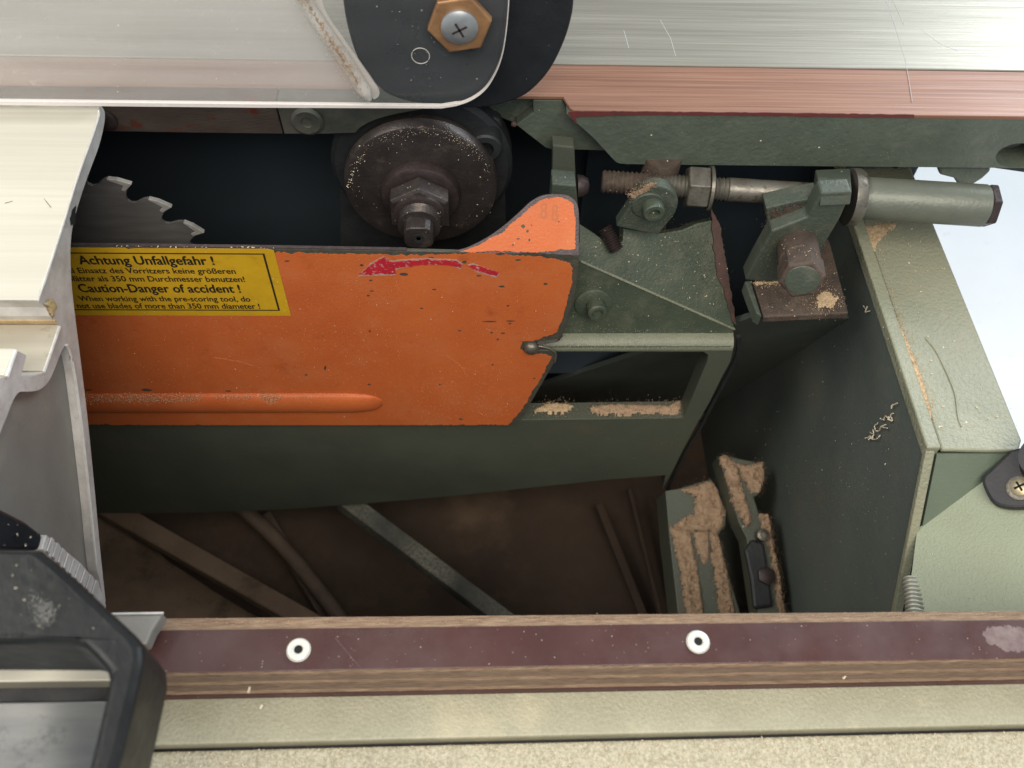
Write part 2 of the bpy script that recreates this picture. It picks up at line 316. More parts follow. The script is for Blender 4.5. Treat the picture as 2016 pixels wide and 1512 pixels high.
def heap(name, poly, place, normal, h, m, parent, step=3.0, rag=5.0, **k):
    """A lumpy layer of dust over a patch; poly in the surface's own 2-D coordinates, place maps them to 3-D."""
    normal = Vector(normal).normalized(); xs = [p[0] for p in poly]; ys = [p[1] for p in poly]
    x0, y0 = min(xs), min(ys); nx = int((max(xs) - x0) / step) + 2; ny = int((max(ys) - y0) / step) + 2
    bm = bmesh.new(); V = {}
    def vert(i, j):
        if (i, j) in V: return V[i, j]
        x, y = x0 + i * step, y0 + j * step
        s = 1 if inside((x, y), poly) else -1
        d = s * edist((x, y), poly)
        e = max(0.0, min(1.0, d / (rag * 1.6) + .15))
        P = place(x + random.uniform(-.35, .35) * step, y + random.uniform(-.35, .35) * step)
        nz_ = noise.noise(P * 160) * .45 + noise.noise(P * 420) * .35 + noise.noise(P * 1100) * .3
        V[i, j] = bm.verts.new(P + normal * (h * (.55 + nz_ * .9) * math.sqrt(e) + (0 if e > 0 else -h * .3)))
        return V[i, j]
    for i in range(nx):
        for j in range(ny):
            x, y = x0 + (i + .5) * step, y0 + (j + .5) * step
            q = noise.noise(Vector((x * .09, y * .09, 3.1))) * rag + noise.noise(Vector((x * .3, y * .3, 7.7))) * rag * .5
            d = edist((x, y), poly) * (1 if inside((x, y), poly) else -1)
            if d + q > 0:
                bm.faces.new((vert(i, j), vert(i + 1, j), vert(i + 1, j + 1), vert(i, j + 1)))
    o = obj(name, to_mesh(bm), m, parent, kind='stuff', smooth=60, **k)
    if name == 'sawdust':
        ar = (max(xs) - x0) * (max(ys) - y0)
        dusting(poly, place, normal, int(min(1600, 80 + ar * .16)), parent, rag * 1.5, m, lift=h * .55)
    return o
def flakes(name, poly, place, normal, n, parent, smin=.0006, smax=.0022, m='flake', lift=.0004):
    """Loose wood chips lying on a surface, far too many and small to count."""
    normal = Vector(normal).normalized(); u, v, w = frame_of(normal)
    xs = [p[0] for p in poly]; ys = [p[1] for p in poly]; bm = bmesh.new(); c = 0; tries = 0
    while c < n and tries < n * 30:
        tries += 1
        p = (random.uniform(min(xs), max(xs)), random.uniform(min(ys), max(ys)))
        if not inside(p, poly): continue
        P = place(*p) + normal * lift; a = random.uniform(0, 6.28); L_ = random.uniform(smin, smax) * random.uniform(.5, 1); Wd = L_ * random.uniform(.2, .6)
        d1 = (u * math.cos(a) + v * math.sin(a)) * L_ * .5; d2 = (-u * math.sin(a) + v * math.cos(a)) * Wd * .5; up = normal * L_ * random.uniform(.1, .4)
        q = [bm.verts.new(P + d1), bm.verts.new(P + d2 + up * .3), bm.verts.new(P - d1 + up), bm.verts.new(P - d2)]
        t = bm.verts.new(P + normal * L_ * .35)
        for i in range(4): bm.faces.new((q[i], q[(i + 1) % 4], t))
        bm.faces.new(q); c += 1
    return obj(name, to_mesh(bm), m, parent, kind='stuff')
def dusting(poly, place, normal, n, parent, spill=5.0, m='sawdust', smin=.0004, smax=.0011, lift=.0003):
    """Loose grains thinning out beyond the edge of a patch."""
    normal = Vector(normal).normalized(); xs = [p[0] for p in poly]; ys = [p[1] for p in poly]; bm = bmesh.new(); c = 0; tries = 0
    u, v, w = frame_of(normal)
    while c < n and tries < n * 25:
        tries += 1; p = (random.uniform(min(xs), max(xs)), random.uniform(min(ys), max(ys)))
        if not inside(p, poly): continue
        P = place(p[0] + random.gauss(0, spill), p[1] + random.gauss(0, spill)); s = random.uniform(smin, smax)
        q = [bm.verts.new(P + normal * (lift - s * .2) + (u * math.cos(a) + v * math.sin(a)) * s * random.uniform(.35, .65)) for a in (0, 2.1, 4.2)]
        t = bm.verts.new(P + normal * (lift + s * random.uniform(.3, .8)))
        for i in range(3): bm.faces.new((q[i], q[(i + 1) % 3], t))
        c += 1
    return obj('sawdust_grains', to_mesh(bm), m, parent, kind='stuff')
def ragged(pts, amp, step, closed=True, seed=0.0):
    """Subdivide a 2-D outline and jitter it, for torn paint and stickers."""
    out = []; n = len(pts)
    for i in range(n if closed else n - 1):
        a = Vector(pts[i]); b = Vector(pts[(i + 1) % n]); L_ = (b - a).length; k = max(1, int(L_ / step)); d = (b - a) / max(L_, 1e-9); nn = Vector((-d.y, d.x))
        for s in range(k):
            p = a + (b - a) * (s / k)
            q = noise.noise(Vector((p.x * .05, p.y * .05, seed))) * .7 + noise.noise(Vector((p.x * .22, p.y * .22, seed + 5))) * .7 + noise.noise(Vector((p.x * .8, p.y * .8, seed + 9))) * .4
            out.append((p.x + nn.x * q * amp, p.y + nn.y * q * amp))
    return out
def text_mesh(body, bold=0.0):
    c = bpy.data.curves.new('t', 'FONT'); c.body = body; c.offset = bold; c.resolution_u = 3; c.size = 1
    o = bpy.data.objects.new('t', c); COL.objects.link(o); dg = bpy.context.evaluated_depsgraph_get()
    me = bpy.data.meshes.new_from_object(o.evaluated_get(dg)); bpy.data.objects.remove(o); bpy.data.curves.remove(c); return me

# ================================================================== the setting
bm = bmesh.new()
for p in ((-6, -5, 0), (7, -5, 0), (7, 8, 0), (-6, 8, 0)): bm.verts.new(p)
bm.faces.new(bm.verts)
fl = obj('floor', to_mesh(bm), 'concrete'); fl['kind'] = 'structure'; fl['label'] = 'pale blue grey workshop floor'

# ================================================================== machine base: the cabinet that carries everything
XW, ZB = 0.309, 0.767            # inner face and top of the right-hand box post
base = thing('machine_base', 'green hammered steel machine base with box post and hollow interior', 'machine base', (0, .45, 0))
box('floor_pan', (-.95, .10, .22), (.3088, .70, .235), 'dusty_floor', base)
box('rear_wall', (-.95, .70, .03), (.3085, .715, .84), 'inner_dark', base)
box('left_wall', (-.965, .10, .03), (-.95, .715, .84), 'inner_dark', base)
box('front_wall', (-.95, .148, .03), (.306, .156, .778), 'green_dark', base)
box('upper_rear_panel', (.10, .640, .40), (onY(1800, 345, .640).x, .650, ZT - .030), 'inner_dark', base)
# leaning plate behind the pivot block and the side wall of the post
pa = Vector((XW, .480, CAM.z - .600)); pb = Vector((XW, .690, CAM.z - 1.06))
nback = (pb - pa).cross(Vector((1, 0, 0))).normalized()
plate('back_plate', [Vector((.225, pa.y - .006, pa.z + .02)), Vector((XW - .0005, pa.y - .006, pa.z + .02)), Vector((XW - .0005, pb.y, pb.z)), Vector((.04, pb.y, pb.z)), Vector((.04, .60, .42))], (0, .006, 0), 'green_dark', base)
fA = Vector((XW, .3175, ZB)); fB = onX(1762, 1208, XW)             # slanting front edge of the post
sw = [Vector((XW, .62, ZB)), fA, fB, Vector((XW, fB.y - .03, fB.z - .08)), Vector((XW, fB.y - .03, .23)), Vector((XW, .70, .23)), Vector((XW, .70, ZB))]
plate('side_wall', sw, (.003, 0, 0), 'green_veiled', base)
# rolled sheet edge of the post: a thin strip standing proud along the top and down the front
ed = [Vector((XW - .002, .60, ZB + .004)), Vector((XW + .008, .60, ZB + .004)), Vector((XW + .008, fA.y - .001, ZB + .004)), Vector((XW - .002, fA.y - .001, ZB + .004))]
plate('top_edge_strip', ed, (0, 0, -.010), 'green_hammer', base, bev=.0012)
dfr = (fB - fA).normalized()
fe = [fA + Vector((-.002, -.002, .001)), fA + Vector((.0048, -.002, .001)), fB + Vector((.0048, -.002, 0)) + dfr * .05, fB + Vector((-.002, -.002, 0)) + dfr * .05]
plate('front_edge_strip', fe, Vector((0, -dfr.z, dfr.y)) * .005, 'green_hammer', base, bev=.001)
tp = [Vector((XW + .010, .60, ZB)), onZ(1838, 440, ZB) + Vector((0, .07, 0)), onZ(1838, 440, ZB), onZ(2012, 866, ZB), onZ(2006, 888, ZB), Vector((XW + .010, fA.y, ZB))]
tp[1].x = tp[2].x
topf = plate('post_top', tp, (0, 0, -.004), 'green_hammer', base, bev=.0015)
frn = [Vector((XW + .007, fA.y, ZB - .004)), Vector((.376, fA.y, ZB - .004)), Vector((.376, fA.y, ZB - .004)) + dfr * .20, Vector((XW + .007, fA.y, ZB - .004)) + dfr * .20]
plate('post_front', frn, Vector((0, -dfr.z, dfr.y)) * -.003, 'green_front', base)
plate('post_right_wall', [Vector((.3765, fA.y, ZB - .004)), Vector((.3765, .60, ZB - .004)), Vector((.3765, .60, .03)), Vector((.3765, fB.y, .03)), Vector((.3765, fB.y, fB.z))], (-.003, 0, 0), 'green_front', base)
# hammered cabinet panel that runs out to the right below the post
nf = Vector((0, -dfr.z, dfr.y)).normalized()
J0 = onP(2006, 892, fA, nf); J1 = onP(1786, 1056, fA, nf); J2 = onZ(2016, 1204, .735)
nsh = (J1 - J0).cross(J2 - J0).normalized()
if nsh.z < 0: nsh = -nsh
def sheet(x, y): return onP(x, y, J0, nsh)
shp = [sheet(*p) for p in ((2006, 892), (1806, 1041), (1796, 1120), (1785, 1205), (1772, 1300), (2250, 1330), (2300, 900), (2100, 822))]
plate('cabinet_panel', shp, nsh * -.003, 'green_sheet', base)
flakes('wood_flakes', [(1800, 1060), (1990, 920), (2016, 1195), (1790, 1195)], sheet, nsh, 40, base, .001, .0022)
flakes('wood_flakes', [(1720, 450), (1830, 450), (1990, 860), (1840, 870)], lambda x, y: onZ(x, y, ZB), (0, 0, 1), 60, base, .0008, .003)
heap('sawdust', pspline([(1695, 448), (1745, 440), (1765, 445), (1735, 470), (1722, 500), (1740, 560), (1762, 620), (1790, 680), (1812, 740), (1830, 800), (1832, 838), (1815, 820), (1790, 740), (1760, 650), (1732, 560), (1706, 480)], 3), lambda x, y: onZ(x, y, ZB), (0, 0, 1), .0034, 'sawdust_pale', base, step=2.6, rag=6)
dusting([(1700, 450), (1830, 445), (2000, 860), (1830, 880)], lambda x, y: onZ(x, y, ZB), (0, 0, 1), 900, base, 6, 'sawdust_pale', .0003, .0008, 0)
# a crack in the old paint of the post top
crk = spline([onZ(x, y, ZB + .0003) for x, y in ((1822, 665), (1842, 690), (1862, 730), (1880, 775), (1886, 820), (1893, 840))], 4)
tube('paint_crack', crk, .0007, 'green_hammer', base, seg=6)
flakes('wood_flakes', [(1500, 700), (1660, 660), (1800, 880), (1760, 1180), (1560, 1180), (1440, 930)], lambda x, y: onX(x, y, XW), (-1, 0, 0), 34, base, .0006, .003)
# curled shavings caught on the side wall
def curl(pts, r=.00045):
    P = [onX(x, y, XW) + Vector((-.0015 - .002 * random.random(), 0, 0)) for x, y in pts]
    tube('shaving', spline(P, 4), r, 'flake', base, seg=5)
for _ in range(13):
    x, y = random.uniform(1702, 1768), 0; y = 868 - (x - 1702) * .95 + random.uniform(-9, 9); q = []
    for s in range(random.randint(3, 5)):
        q.append((x, y)); x += random.uniform(-3, 9); y += random.uniform(-9, 6)
    curl(q)
curl([(1706, 602), (1712, 608), (1716, 603), (1712, 614), (1718, 612)]); curl([(1366, 834), (1374, 824), (1380, 826), (1388, 815)])
# black foot of the side fence with its screw
foot = thing('fence_foot', 'black rubber fence foot with a yellowish cross-head screw on green panel', 'bracket', sheet(1990, 960))
def up(o, d): return [p + nsh * d for p in o]
fp = pspline([(1992, 893), (1960, 925), (1938, 948), (1946, 978), (1962, 998), (1990, 1006), (2030, 1006)], 4) + [(2090, 1006), (2090, 870)]
plate('foot_plate', up([sheet(*p) for p in fp], .001), nsh * .008, 'black_rubber', foot, bev=.002)
sc0 = sheet(2012, 968) + nsh * .009
lathe('washer', [(.0085, 0), (.0085, .0012), (.007, .0016)], sc0, nsh, 'steel_grey', foot, seg=28)
sh_ = lathe('screw', [(.006, .0012), (.006, .003), (.004, .0045), (.001, .005)], sc0, nsh, 'screw_yellow', foot, seg=24)
u_, v_, w_ = frame_of(nsh)
for d1, d2 in ((u_, v_), (v_, u_)):
    plate('cross_slot', [sc0 + nsh * .0046 + d1 * .0035 + d2 * .0007, sc0 + nsh * .0046 - d1 * .0035 + d2 * .0007, sc0 + nsh * .0046 - d1 * .0035 - d2 * .0007, sc0 + nsh * .0046 + d1 * .0035 - d2 * .0007], nsh * .0005, 'hole_black', sh_)
lathe('stem', [(.017, 0), (.016, .010), (.0155, .018)], sheet(2066, 922) + nsh * .008, nsh, 'black_rubber', foot, seg=32)
# corrugated hose end beside the post
cz = [onZ(1794 + 7 * t, 1138 + 70 * t, .70) for t in [i / 13 for i in range(14)]]
hose = thing('corrugated_hose', 'pale ribbed hose end beside the green side wall', 'hose', cz[-1])
prf = []
c0, c1 = cz[0], cz[-1] + (cz[-1] - cz[0]) * .6
Lh = (c1 - c0).length; k = 0
while k * .0030 < Lh: prf += [(.0042, k * .003), (.0062, k * .003 + .0009), (.0062, k * .003 + .0018), (.0042, k * .003 + .0026)]; k += 1
lathe('hose_body', prf, c0, c1 - c0, 'coil', hose, seg=20)

# ================================================================== saw table
table = thing('saw_table', 'brushed cast saw table with copper brown edge strip and green front', 'saw table', (.2, .55, ZT - .06))
xr = 1.15
YS = .5868
tabp = plate('table_plate', [Vector((-1.0, YS, ZT)), Vector((xr, YS - .006, ZT)), Vector((xr, 1.5, ZT)), Vector((-1.0, 1.5, ZT))], (0, 0, -.028), 'table_silver', table, bev=.0008)
xa = onZ(700, 206, ZT).x; xb = onZ(1112, 200, ZT).x; YR = onZ(1080, 188, ZT).y
ys = YS - .0008
strip = [Vector((-1.0, YT + .020, ZT - .0006)), Vector((xa, YT + .020, ZT - .0006)), Vector((xa + .012, YR, ZT - .0006)), Vector((xb - .001, YR, ZT - .0006)), Vector((xb + .003, YT + .004, ZT - .0006)), Vector((xb + .006, YT, ZT - .0006)),
         Vector((xr, YT - .001, ZT - .0006)), Vector((xr, ys - .006, ZT - .0006)), Vector((-1.0, ys, ZT - .0006))]
plate('edge_strip', strip, (0, 0, -.003), 'strip_brown', table, bev=.0006)
rp = ragged([(1118, 221), (1128, 236), (1136, 246), (1133, 232), (1160, 229), (1290, 226), (1500, 228), (1660, 231), (1800, 232), (1800, 226), (1500, 222), (1130, 219)], 1.2, 8, seed=2.0)
plate('red_paint_edge', pY(rp, YT - .0008), (0, .0006, 0), 'strip_red_paint', table)
cst = pspline([(1116, 224), (1128, 236), (1165, 268), (1195, 300)], 3) + pspline([(1195, 300), (1208, 314), (1218, 321), (1236, 323)], 3)[1:] + [(1500, 326), (2016, 331), (2700, 338), (2700, 240), (2016, 232.5), (1500, 225)]
hc = (2003, 306)
hole = [(hc[0] + 42 * math.cos(a) - 8 * math.sin(a), hc[1] + 24 * math.sin(a)) for a in [-2 * math.pi * i / 28 for i in range(28)]]
plate('front_casting', pY(cst, YT), (0, .022, 0), 'green_table', table, holes=[pY(hole, YT)])
hp = onY(hc[0], hc[1], YT)
plate('bore_back', pY([(1940, 275), (2060, 275), (2060, 345), (1940, 328)], YT + .03), (0, .004, 0), 'housing_dark', table)
plate('boss', pY([(1846, 328), (1850, 345), (1878, 352), (1886, 364), (1908, 369), (1935, 352), (1950, 338), (1952, 328)], YT + .008), (0, .05, 0), 'green_table', table, bev=.002)
# recessed web of the casting beside the saw arbor
def under_top(P): return [Vector((p.x, p.y, min(p.z, ZT - .0045))) for p in P]
plate('recess_web', under_top(pY([(1050, 186), (1108, 188), (1116, 214), (1134, 240), (1240, 330), (1196, 297), (1084, 294), (1074, 291), (1016, 246), (1050, 221)], YR + .0005)), (0, .018, 0), 'green_table', table, bev=.001)
plate('recess_web', under_top(pY([(900, 214), (1000, 200), (1060, 184), (1058, 212), (1050, 220), (1016, 244), (985, 232)], YR + .010)), (0, .012, 0), 'green_cast', table, bev=.001)
lathe('small_rivet', [(.0022, -.001), (.0022, .001), (.001, .002)], onY(1012, 244, YR), (0, -1, 0), 'rust_red', table, seg=14)
# steel lip to the left of the arbor
plate('steel_lip', pY([(-700, 194), (-100, 198.5), (400, 203.6), (541, 205), (557, 264), (400, 262), (205, 259), (-700, 244)], YT + .0005), (0, .018, 0), 'lip_steel', table, bev=.0006)
blk = pspline([(700, 262), (712, 250), (740, 236), (780, 225), (830, 216)], 4)
plate('lip_block', pY([(544, 205), (560, 264), (640, 264)] + blk + [(830, 207.6), (700, 206.4)], YT + .001), (0, .018, 0), 'lip_block', table, bev=.0006)
lathe('lip_bolt', [(.0115, 0), (.0115, .0018), (.0095, .003), (.0045, .0026), (.004, .0012)], onY(605, 237, YT), (0, -1, 0), 'lip_block', table, seg=32)
lathe('lip_screw', [(.008, 0), (.008, .002), (.006, .003)], onY(208, 235, YT), (0, -1, 0), 'steel_dark', table, seg=24)
# scratches in the table
for pts in (((1735, -30), (1752, 20), (1768, 70), (1782, 118)), ((1745, -30), (1765, 15), (1780, 50)), ((1782, 118), (1790, 160), (1796, 200)), ((1815, 60), (1850, 86), (1885, 100)), ((1228, 60), (1238, 95)), ((1300, 40), (1320, 75), (1330, 110))):
    tube('scratch', [onZ(x, y, ZT + .00003) for x, y in pts], .00022, 'scratch', table, seg=5)

# ================================================================== clear hood above the table
YH = .497
hood = thing('blade_hood', 'clear plastic blade hood with black end housing above the table', 'blade hood', (-.1, YH, ZT + .02))
rim = pspline([(870, 212), (915, 203), (950, 182), (972, 152), (988, 112), (997, 60), (1002, 0), (1005, -70)], 5)
ho = [(-500, 199), (0, 203), (500, 208.5), (735, 210.5), (722, 190), (660, 95), (600, -10), (570, -130), (-500, -130)]
plate('side_panel', pY(ho, YH), (0, .004, 0), 'clear_plastic', hood, bev=.0005)
he = [(736.5, 210.5)] + rim + [(1005, -130), (571.5, -130), (601.5, -10), (661.5, 95), (723.5, 190)]
plate('end_panel', pY(he, YH), (0, .004, 0), 'clear_end', hood, bev=.0005)
plate('rear_panel', pY([(x, y - 30) for x, y in [(-500, 199), (0, 203), (500, 208.5), (850, 211), (900, 190), (900, -130), (-500, -130)]], YH + .055), (0, .004, 0), 'clear_plastic', hood)
def off(d): return [(x + (x - 862) / math.hypot(x - 862, y - 30) * d, y + (y - 30) / math.hypot(x - 862, y - 30) * d) for x, y in rim]
plate('bottom_rim', pY([(-500, 203), (0, 207), (500, 212)] + off(1.5)[:4] + [off(.6)[k] for k in range(4, len(rim))] + [off(-.9)[k] for k in range(len(rim) - 1, 3, -1)] + off(-2.5)[:4][::-1] + [(500, 205.5), (0, 200), (-500, 196)], YH - .0015), (0, .003, 0), 'clear_rim', hood)
bead = [onY(x, y, YH - .005) for x, y in ((575, -70), (592, -20), (612, 20), (640, 62), (672, 108), (703, 156), (722, 186))]
bd = tube('diagonal_bead', spline(bead, 4) + [onY(728, 196, YH - .005)], [.0046] * 24 + [.0035, .0015], 'frosted', hood, seg=18)
bl = pspline([(575, -60), (598, -5), (622, 40), (655, 92), (690, 146), (712, 182)], 4); br_ = pspline([(722, 186), (708, 152), (680, 105), (648, 60), (618, 10), (600, -60)], 4)
heap('sawdust', [(x + 2, y) for x, y in bl] + [(x - 9, y) for x, y in br_], lambda x, y: onY(x, y, YH - .0092), (0, -1, 0), .0022, 'sawdust', hood, step=2.6, rag=6)
plate('bead_flange', pY(pspline([(618, -60), (640, 20), (672, 70), (700, 110), (742, 170), (746, 188), (736, 196)], 3) + [(700, 150), (650, 75), (600, -20)], YH - .001), (0, .001, 0), 'frosted', hood)
hp1 = pspline([(671, -90), (674, 0), (688, 75), (712, 135), (752, 182), (805, 204), (868, 210)], 5) + rim[1:]
hs = plate('end_housing', [p for p in pY([(x, y - 1.5) for x, y in hp1] + [(1004, -90)], YH + .0055)], (0, .016, 0), 'black_hood', hood, bev=.003, seg=3)
hp2 = pspline([(860, 214), (915, 214), (965, 211), (1010, 199), (1045, 180), (1082, 140), (1108, 90), (1123, 45), (1130, 0), (1131, -90)], 5) + [(820, -90), (800, 120)]
plate('rear_housing', pY(hp2, YH + .024), (0, .022, 0), 'black_hood', hood, bev=.002, seg=3)
hx = onY(905, 40, YH)
hn = hexa('hex_nut', .0198, .0002, .006, hx, (0, -1, 0), 'brass', hood, rot=.18, ch=.001)
scr = lathe('screw_head', [(.0112, .006), (.0112, .008), (.0090, .0098), (.004, .0104)], hx + Vector((0, 0, 0)), (0, -1, 0), 'zinc', hood, seg=36)
for a in (.5, .5 + math.pi / 2):
    d1 = Vector((math.cos(a), 0, math.sin(a))); d2 = Vector((-math.sin(a), 0, math.cos(a))); q = hx + Vector((0, -.0105, 0))
    plate('cross_slot', [q + d1 * .005 + d2 * .0007, q - d1 * .005 + d2 * .0007, q - d1 * .005 - d2 * .0007, q + d1 * .005 - d2 * .0007], (0, .0005, 0), 'steel_dark', scr)
ci = onY(828, 110, YH - .0004); ring = [ci + Vector((math.cos(a) * .0056, 0, math.sin(a) * .0056)) for a in [2 * math.pi * i / 28 for i in range(29)]]
tube('moulded_ring', ring, .00028, 'frosted', hood, seg=6)
flakes('wood_flakes', [(700, 20), (980, 20), (950, 170), (760, 180)], lambda x, y: onY(x, y, YH), (0, -1, 0), 34, hood, .0004, .0011)
flakes('wood_flakes', [(0, 10), (600, 10), (680, 190), (0, 190)], lambda x, y: onY(x, y, YH), (0, -1, 0), 40, hood, .0005, .0013)

# ================================================================== saw arbor
AC = CAM + ray(829, 372) * .69
arb = thing('saw_arbor', 'dark oxidised saw arbor with round flange and hex nut', 'saw arbor', AC + Vector((0, .03, -.06)))
ax = (0, -1, 0); R = .0579
fl_ = lathe('flange', [(R - .012, -.022), (R - .004, -.0195), (R - .004, -.012), (R - .0012, -.0115), (R, -.010), (R, -.0022), (R - .0010, -.0006), (R - .003, 0), (R - .006, .0002), (.038, .0016), (.030, .0022)], AC, ax, 'steel_flange', arb, seg=96)
lathe('washer', [(.0292, .0020), (.0300, .0040), (.0285, .0105), (.0262, .0118), (.018, .0120)], AC, ax, 'steel_dark', arb, seg=64)
hexa('hex_nut', .0246, .012, .0275, AC, ax, 'steel_flange', arb, rot=.52, ch=.0028)
lathe('nut_collar', [(.0195, .0275), (.0195, .0300), (.0172, .0312)], AC, ax, 'steel_dark', arb, seg=40)
thread('threaded_shaft', .0155, .0300, .0400, AC, ax, 'steel_flange', arb, pitch=.0022)
u_, v_, w_ = frame_of(ax)
sq = []
for qx, qy in ((1, 1), (-1, 1), (-1, -1), (1, -1)):
    for da in (-.32, 0, .32):
        a = math.atan2(qy, qx) + da; rr_ = .0122 if da == 0 else .0117
        sq.append(AC + Vector((math.cos(a) * rr_, 0, math.sin(a) * rr_)))
se = plate('square_end', [p + Vector((0, -.039, 0)) for p in sq], (0, -.0125, 0), 'steel_flange', arb, bev=.0012, seg=3)
lathe('centre_hole', [(.0042, .0), (.0040, .0006), (.0030, .0003), (.0008, -.0002)], AC + Vector((0, -.0515, 0)), ax, 'hole_black', se, seg=24)
hz = Vector((0, 0, 0))
hb = pspline([(668, 330), (664, 280), (672, 255), (700, 240), (745, 228), (800, 220), (880, 218), (930, 222), (978, 234), (988, 246)], 3) + [(993, 330), (1000, 500), (670, 500)]
plate('bearing_housing', pY(hb, .5475), (0, .045, 0), 'housing_dark', arb, bev=.002, seg=3)
lathe('housing_ring', [(.0695, -.042), (.0695, -.026), (.066, -.022), (.056, -.0215)], AC, ax, 'housing_dark', arb, seg=72)
bc = onY(955, 262, .5475)
bo = lathe('socket_bolt', [(.0125, 0), (.0125, .017), (.0112, .0185), (.0065, .0186), (.006, .010)], bc, ax, 'housing_dark', arb, seg=36)
lathe('housing_web', [(.016, -.002), (.0155, .004), (.0135, .006)], onY(962, 290, .5475), ax, 'housing_dark', arb, seg=30)
flakes('wood_flakes', [(700, 290), (760, 262), (900, 275), (965, 340), (965, 440), (880, 470), (880, 400), (760, 360), (700, 420)], lambda x, y: onY(x, y, AC.y - .0004), ax, 110, arb, .0006, .0018)
flakes('wood_flakes', pspline([(683, 365), (690, 335), (706, 308), (722, 298), (716, 312), (700, 340), (694, 370)], 2), lambda x, y: onY(x, y, AC.y + .002), ax, 60, arb, .0008, .0022, lift=.002)

dusting(pspline([(690, 340), (712, 300), (760, 264), (830, 250), (900, 262), (950, 300), (968, 345), (945, 320), (890, 280), (830, 268), (760, 284), (715, 320)], 2), lambda x, y: onY(x, y, AC.y - .0002), ax, 260, arb, 3, 'flake', .0003, .0007, 0)
dusting([(790, 420), (870, 415), (880, 450), (800, 455)], lambda x, y: onY(x, y, AC.y - .034), (0, -.6, .8), 60, arb, 4, 'flake', .0004, .0010, .0)
# ================================================================== circular saw blade further along
YBl = .500
tips = [onY(261, 357, YBl), onY(335, 407, YBl), onY(404, 452, YBl)]
RB = .150
mid = tips[1]; tang = (tips[2] - tips[0]).normalized(); nin = Vector((-tang.z, 0, tang.x));
if nin.z > 0: nin = -nin
BC = mid + nin * RB
blade = thing('circular_saw_blade', 'dark circular saw blade with carbide teeth behind the orange cover', 'saw blade', BC)
a0 = math.atan2(mid.z - BC.z, mid.x - BC.x); pitch = 2 * math.pi / 30
prof = []; teeth = []
for k in range(30):
    a = a0 + k * pitch
    # tooth points along decreasing angle (towards lower right)
    seq = [(0.0, RB - .0006), (.105, RB - .0052), (.118, RB - .0085), (.132, RB - .0150), (.152, RB - .0175), (.176, RB - .0168), (pitch - .018, RB - .0140), (pitch - .006, RB - .0095)]
    for da, r in seq: prof.append(BC + Vector((math.cos(a + da) * r, 0, math.sin(a + da) * r)))
    teeth.append(a)
body = plate('blade_body', prof, (0, .0024, 0), 'blade_steel', blade)
for k, a in enumerate(teeth):
    if k > 3 and k < 27: continue
    def pt(da, r): return BC + Vector((math.cos(a + da) * r, -.0006, math.sin(a + da) * r))
    bevel(plate('carbide_tooth', [pt(-.006, RB + .0008), pt(.060, RB - .0016), pt(.100, RB - .0044), pt(.098, RB - .0056), pt(.022, RB - .0042), pt(.020, RB - .0090), pt(.002, RB - .0092)], (0, .0036, 0), 'carbide', blade), .0003)

# ================================================================== orange blade cover
YG = .455
cov = thing('blade_cover', 'chipped orange steel cover plate with yellow warning label and red arrow', 'blade cover', (-.08, YG, onY(600, 836, YG).z))
top_l = [(20, 483), (140, 484.5), (540, 489.5), (800, 494), (880, 496)]
right = pspline([(1140, 503), (1137, 550), (1128, 595), (1116, 635), (1106, 664)], 3)
notch = [(1100, 668), (1062, 672), (1040, 676), (1034, 684), (1042, 692), (1062, 690), (1084, 690)]
low = pspline([(1084, 690), (1094, 696), (1093, 710), (1075, 742), (1050, 785), (1026, 826)], 3)[1:] + [(1016, 834), (1000, 837), (600, 837), (20, 834)]
outl = top_l + right + notch + low
cp = plate('cover_plate', pY(outl, YG), (0, .003, 0), 'primer', cov, bev=.0006)
# edge strip of bare metal along the top
plate('bare_top_edge', [onY(20, 483, YG + .0002), onY(540, 489.5, YG + .0002), onY(800, 494, YG + .0002), onY(800, 494, YG + .0002) + Vector((0, 0, .0009)), onY(540, 489.5, YG + .0002) + Vector((0, 0, .0009)), onY(20, 483, YG + .0002) + Vector((0, 0, .0009))], (0, .0026, 0), 'raw_edge', cov)
# flap bent backwards along a line at the right
bl0 = onY(880, 496, YG); bl1 = onY(1140, 503, YG); dfl = Vector((0, math.sin(math.radians(38)), math.cos(math.radians(38))))
nfl = (bl1 - bl0).cross(dfl).normalized()
if nfl.y > 0: nfl = -nfl
def flap(x, y): return onP(x, y, bl0, nfl)
fo = pspline([(880, 495.5), (915, 489), (955, 470), (990, 446), (1020, 420), (1045, 397), (1068, 385), (1095, 382), (1118, 385), (1133, 396), (1139, 412), (1140, 440)], 4) + [(1140, 503)]
plate('bent_flap', [flap(*p) for p in fo], nfl * -.003, 'raw_edge', cov, bev=.0006)
fpn = ragged([(905, 496), (945, 482), (990, 456), (1022, 428), (1048, 404), (1070, 392), (1098, 388), (1118, 392), (1130, 404), (1133, 440), (1132, 490), (1050, 497), (985, 494)], 3.0, 3.5, seed=4.0)
fpaint = plate('flap_paint', [flap(*p) + nfl * .00008 for p in fpn], nfl * .00025, 'orange_paint', cov)
# paint layer of the front with its ragged chipped border
pl = ragged([(20, 490), (140, 491), (540, 497), (700, 500), (800, 502), (872, 501), (905, 499), (960, 497), (985, 497), (1005, 503), (1060, 505), (1100, 513), (1125, 518), (1126, 555), (1116, 595), (1108, 630), (1094, 655), (1060, 667), (1030, 672), (1026, 686), (1040, 697), (1070, 696), (1086, 702), (1066, 742), (1040, 785), (1016, 820), (1000, 836), (600, 838.5), (20, 835)], 4.0, 3.5, seed=11.0)
pl = [(x, min(y, 836.6)) for x, y in pl]
paint = plate('front_paint', [onY(x, y, YG - .00008) for x, y in pl], (0, -.00025, 0), 'orange_paint', cov)
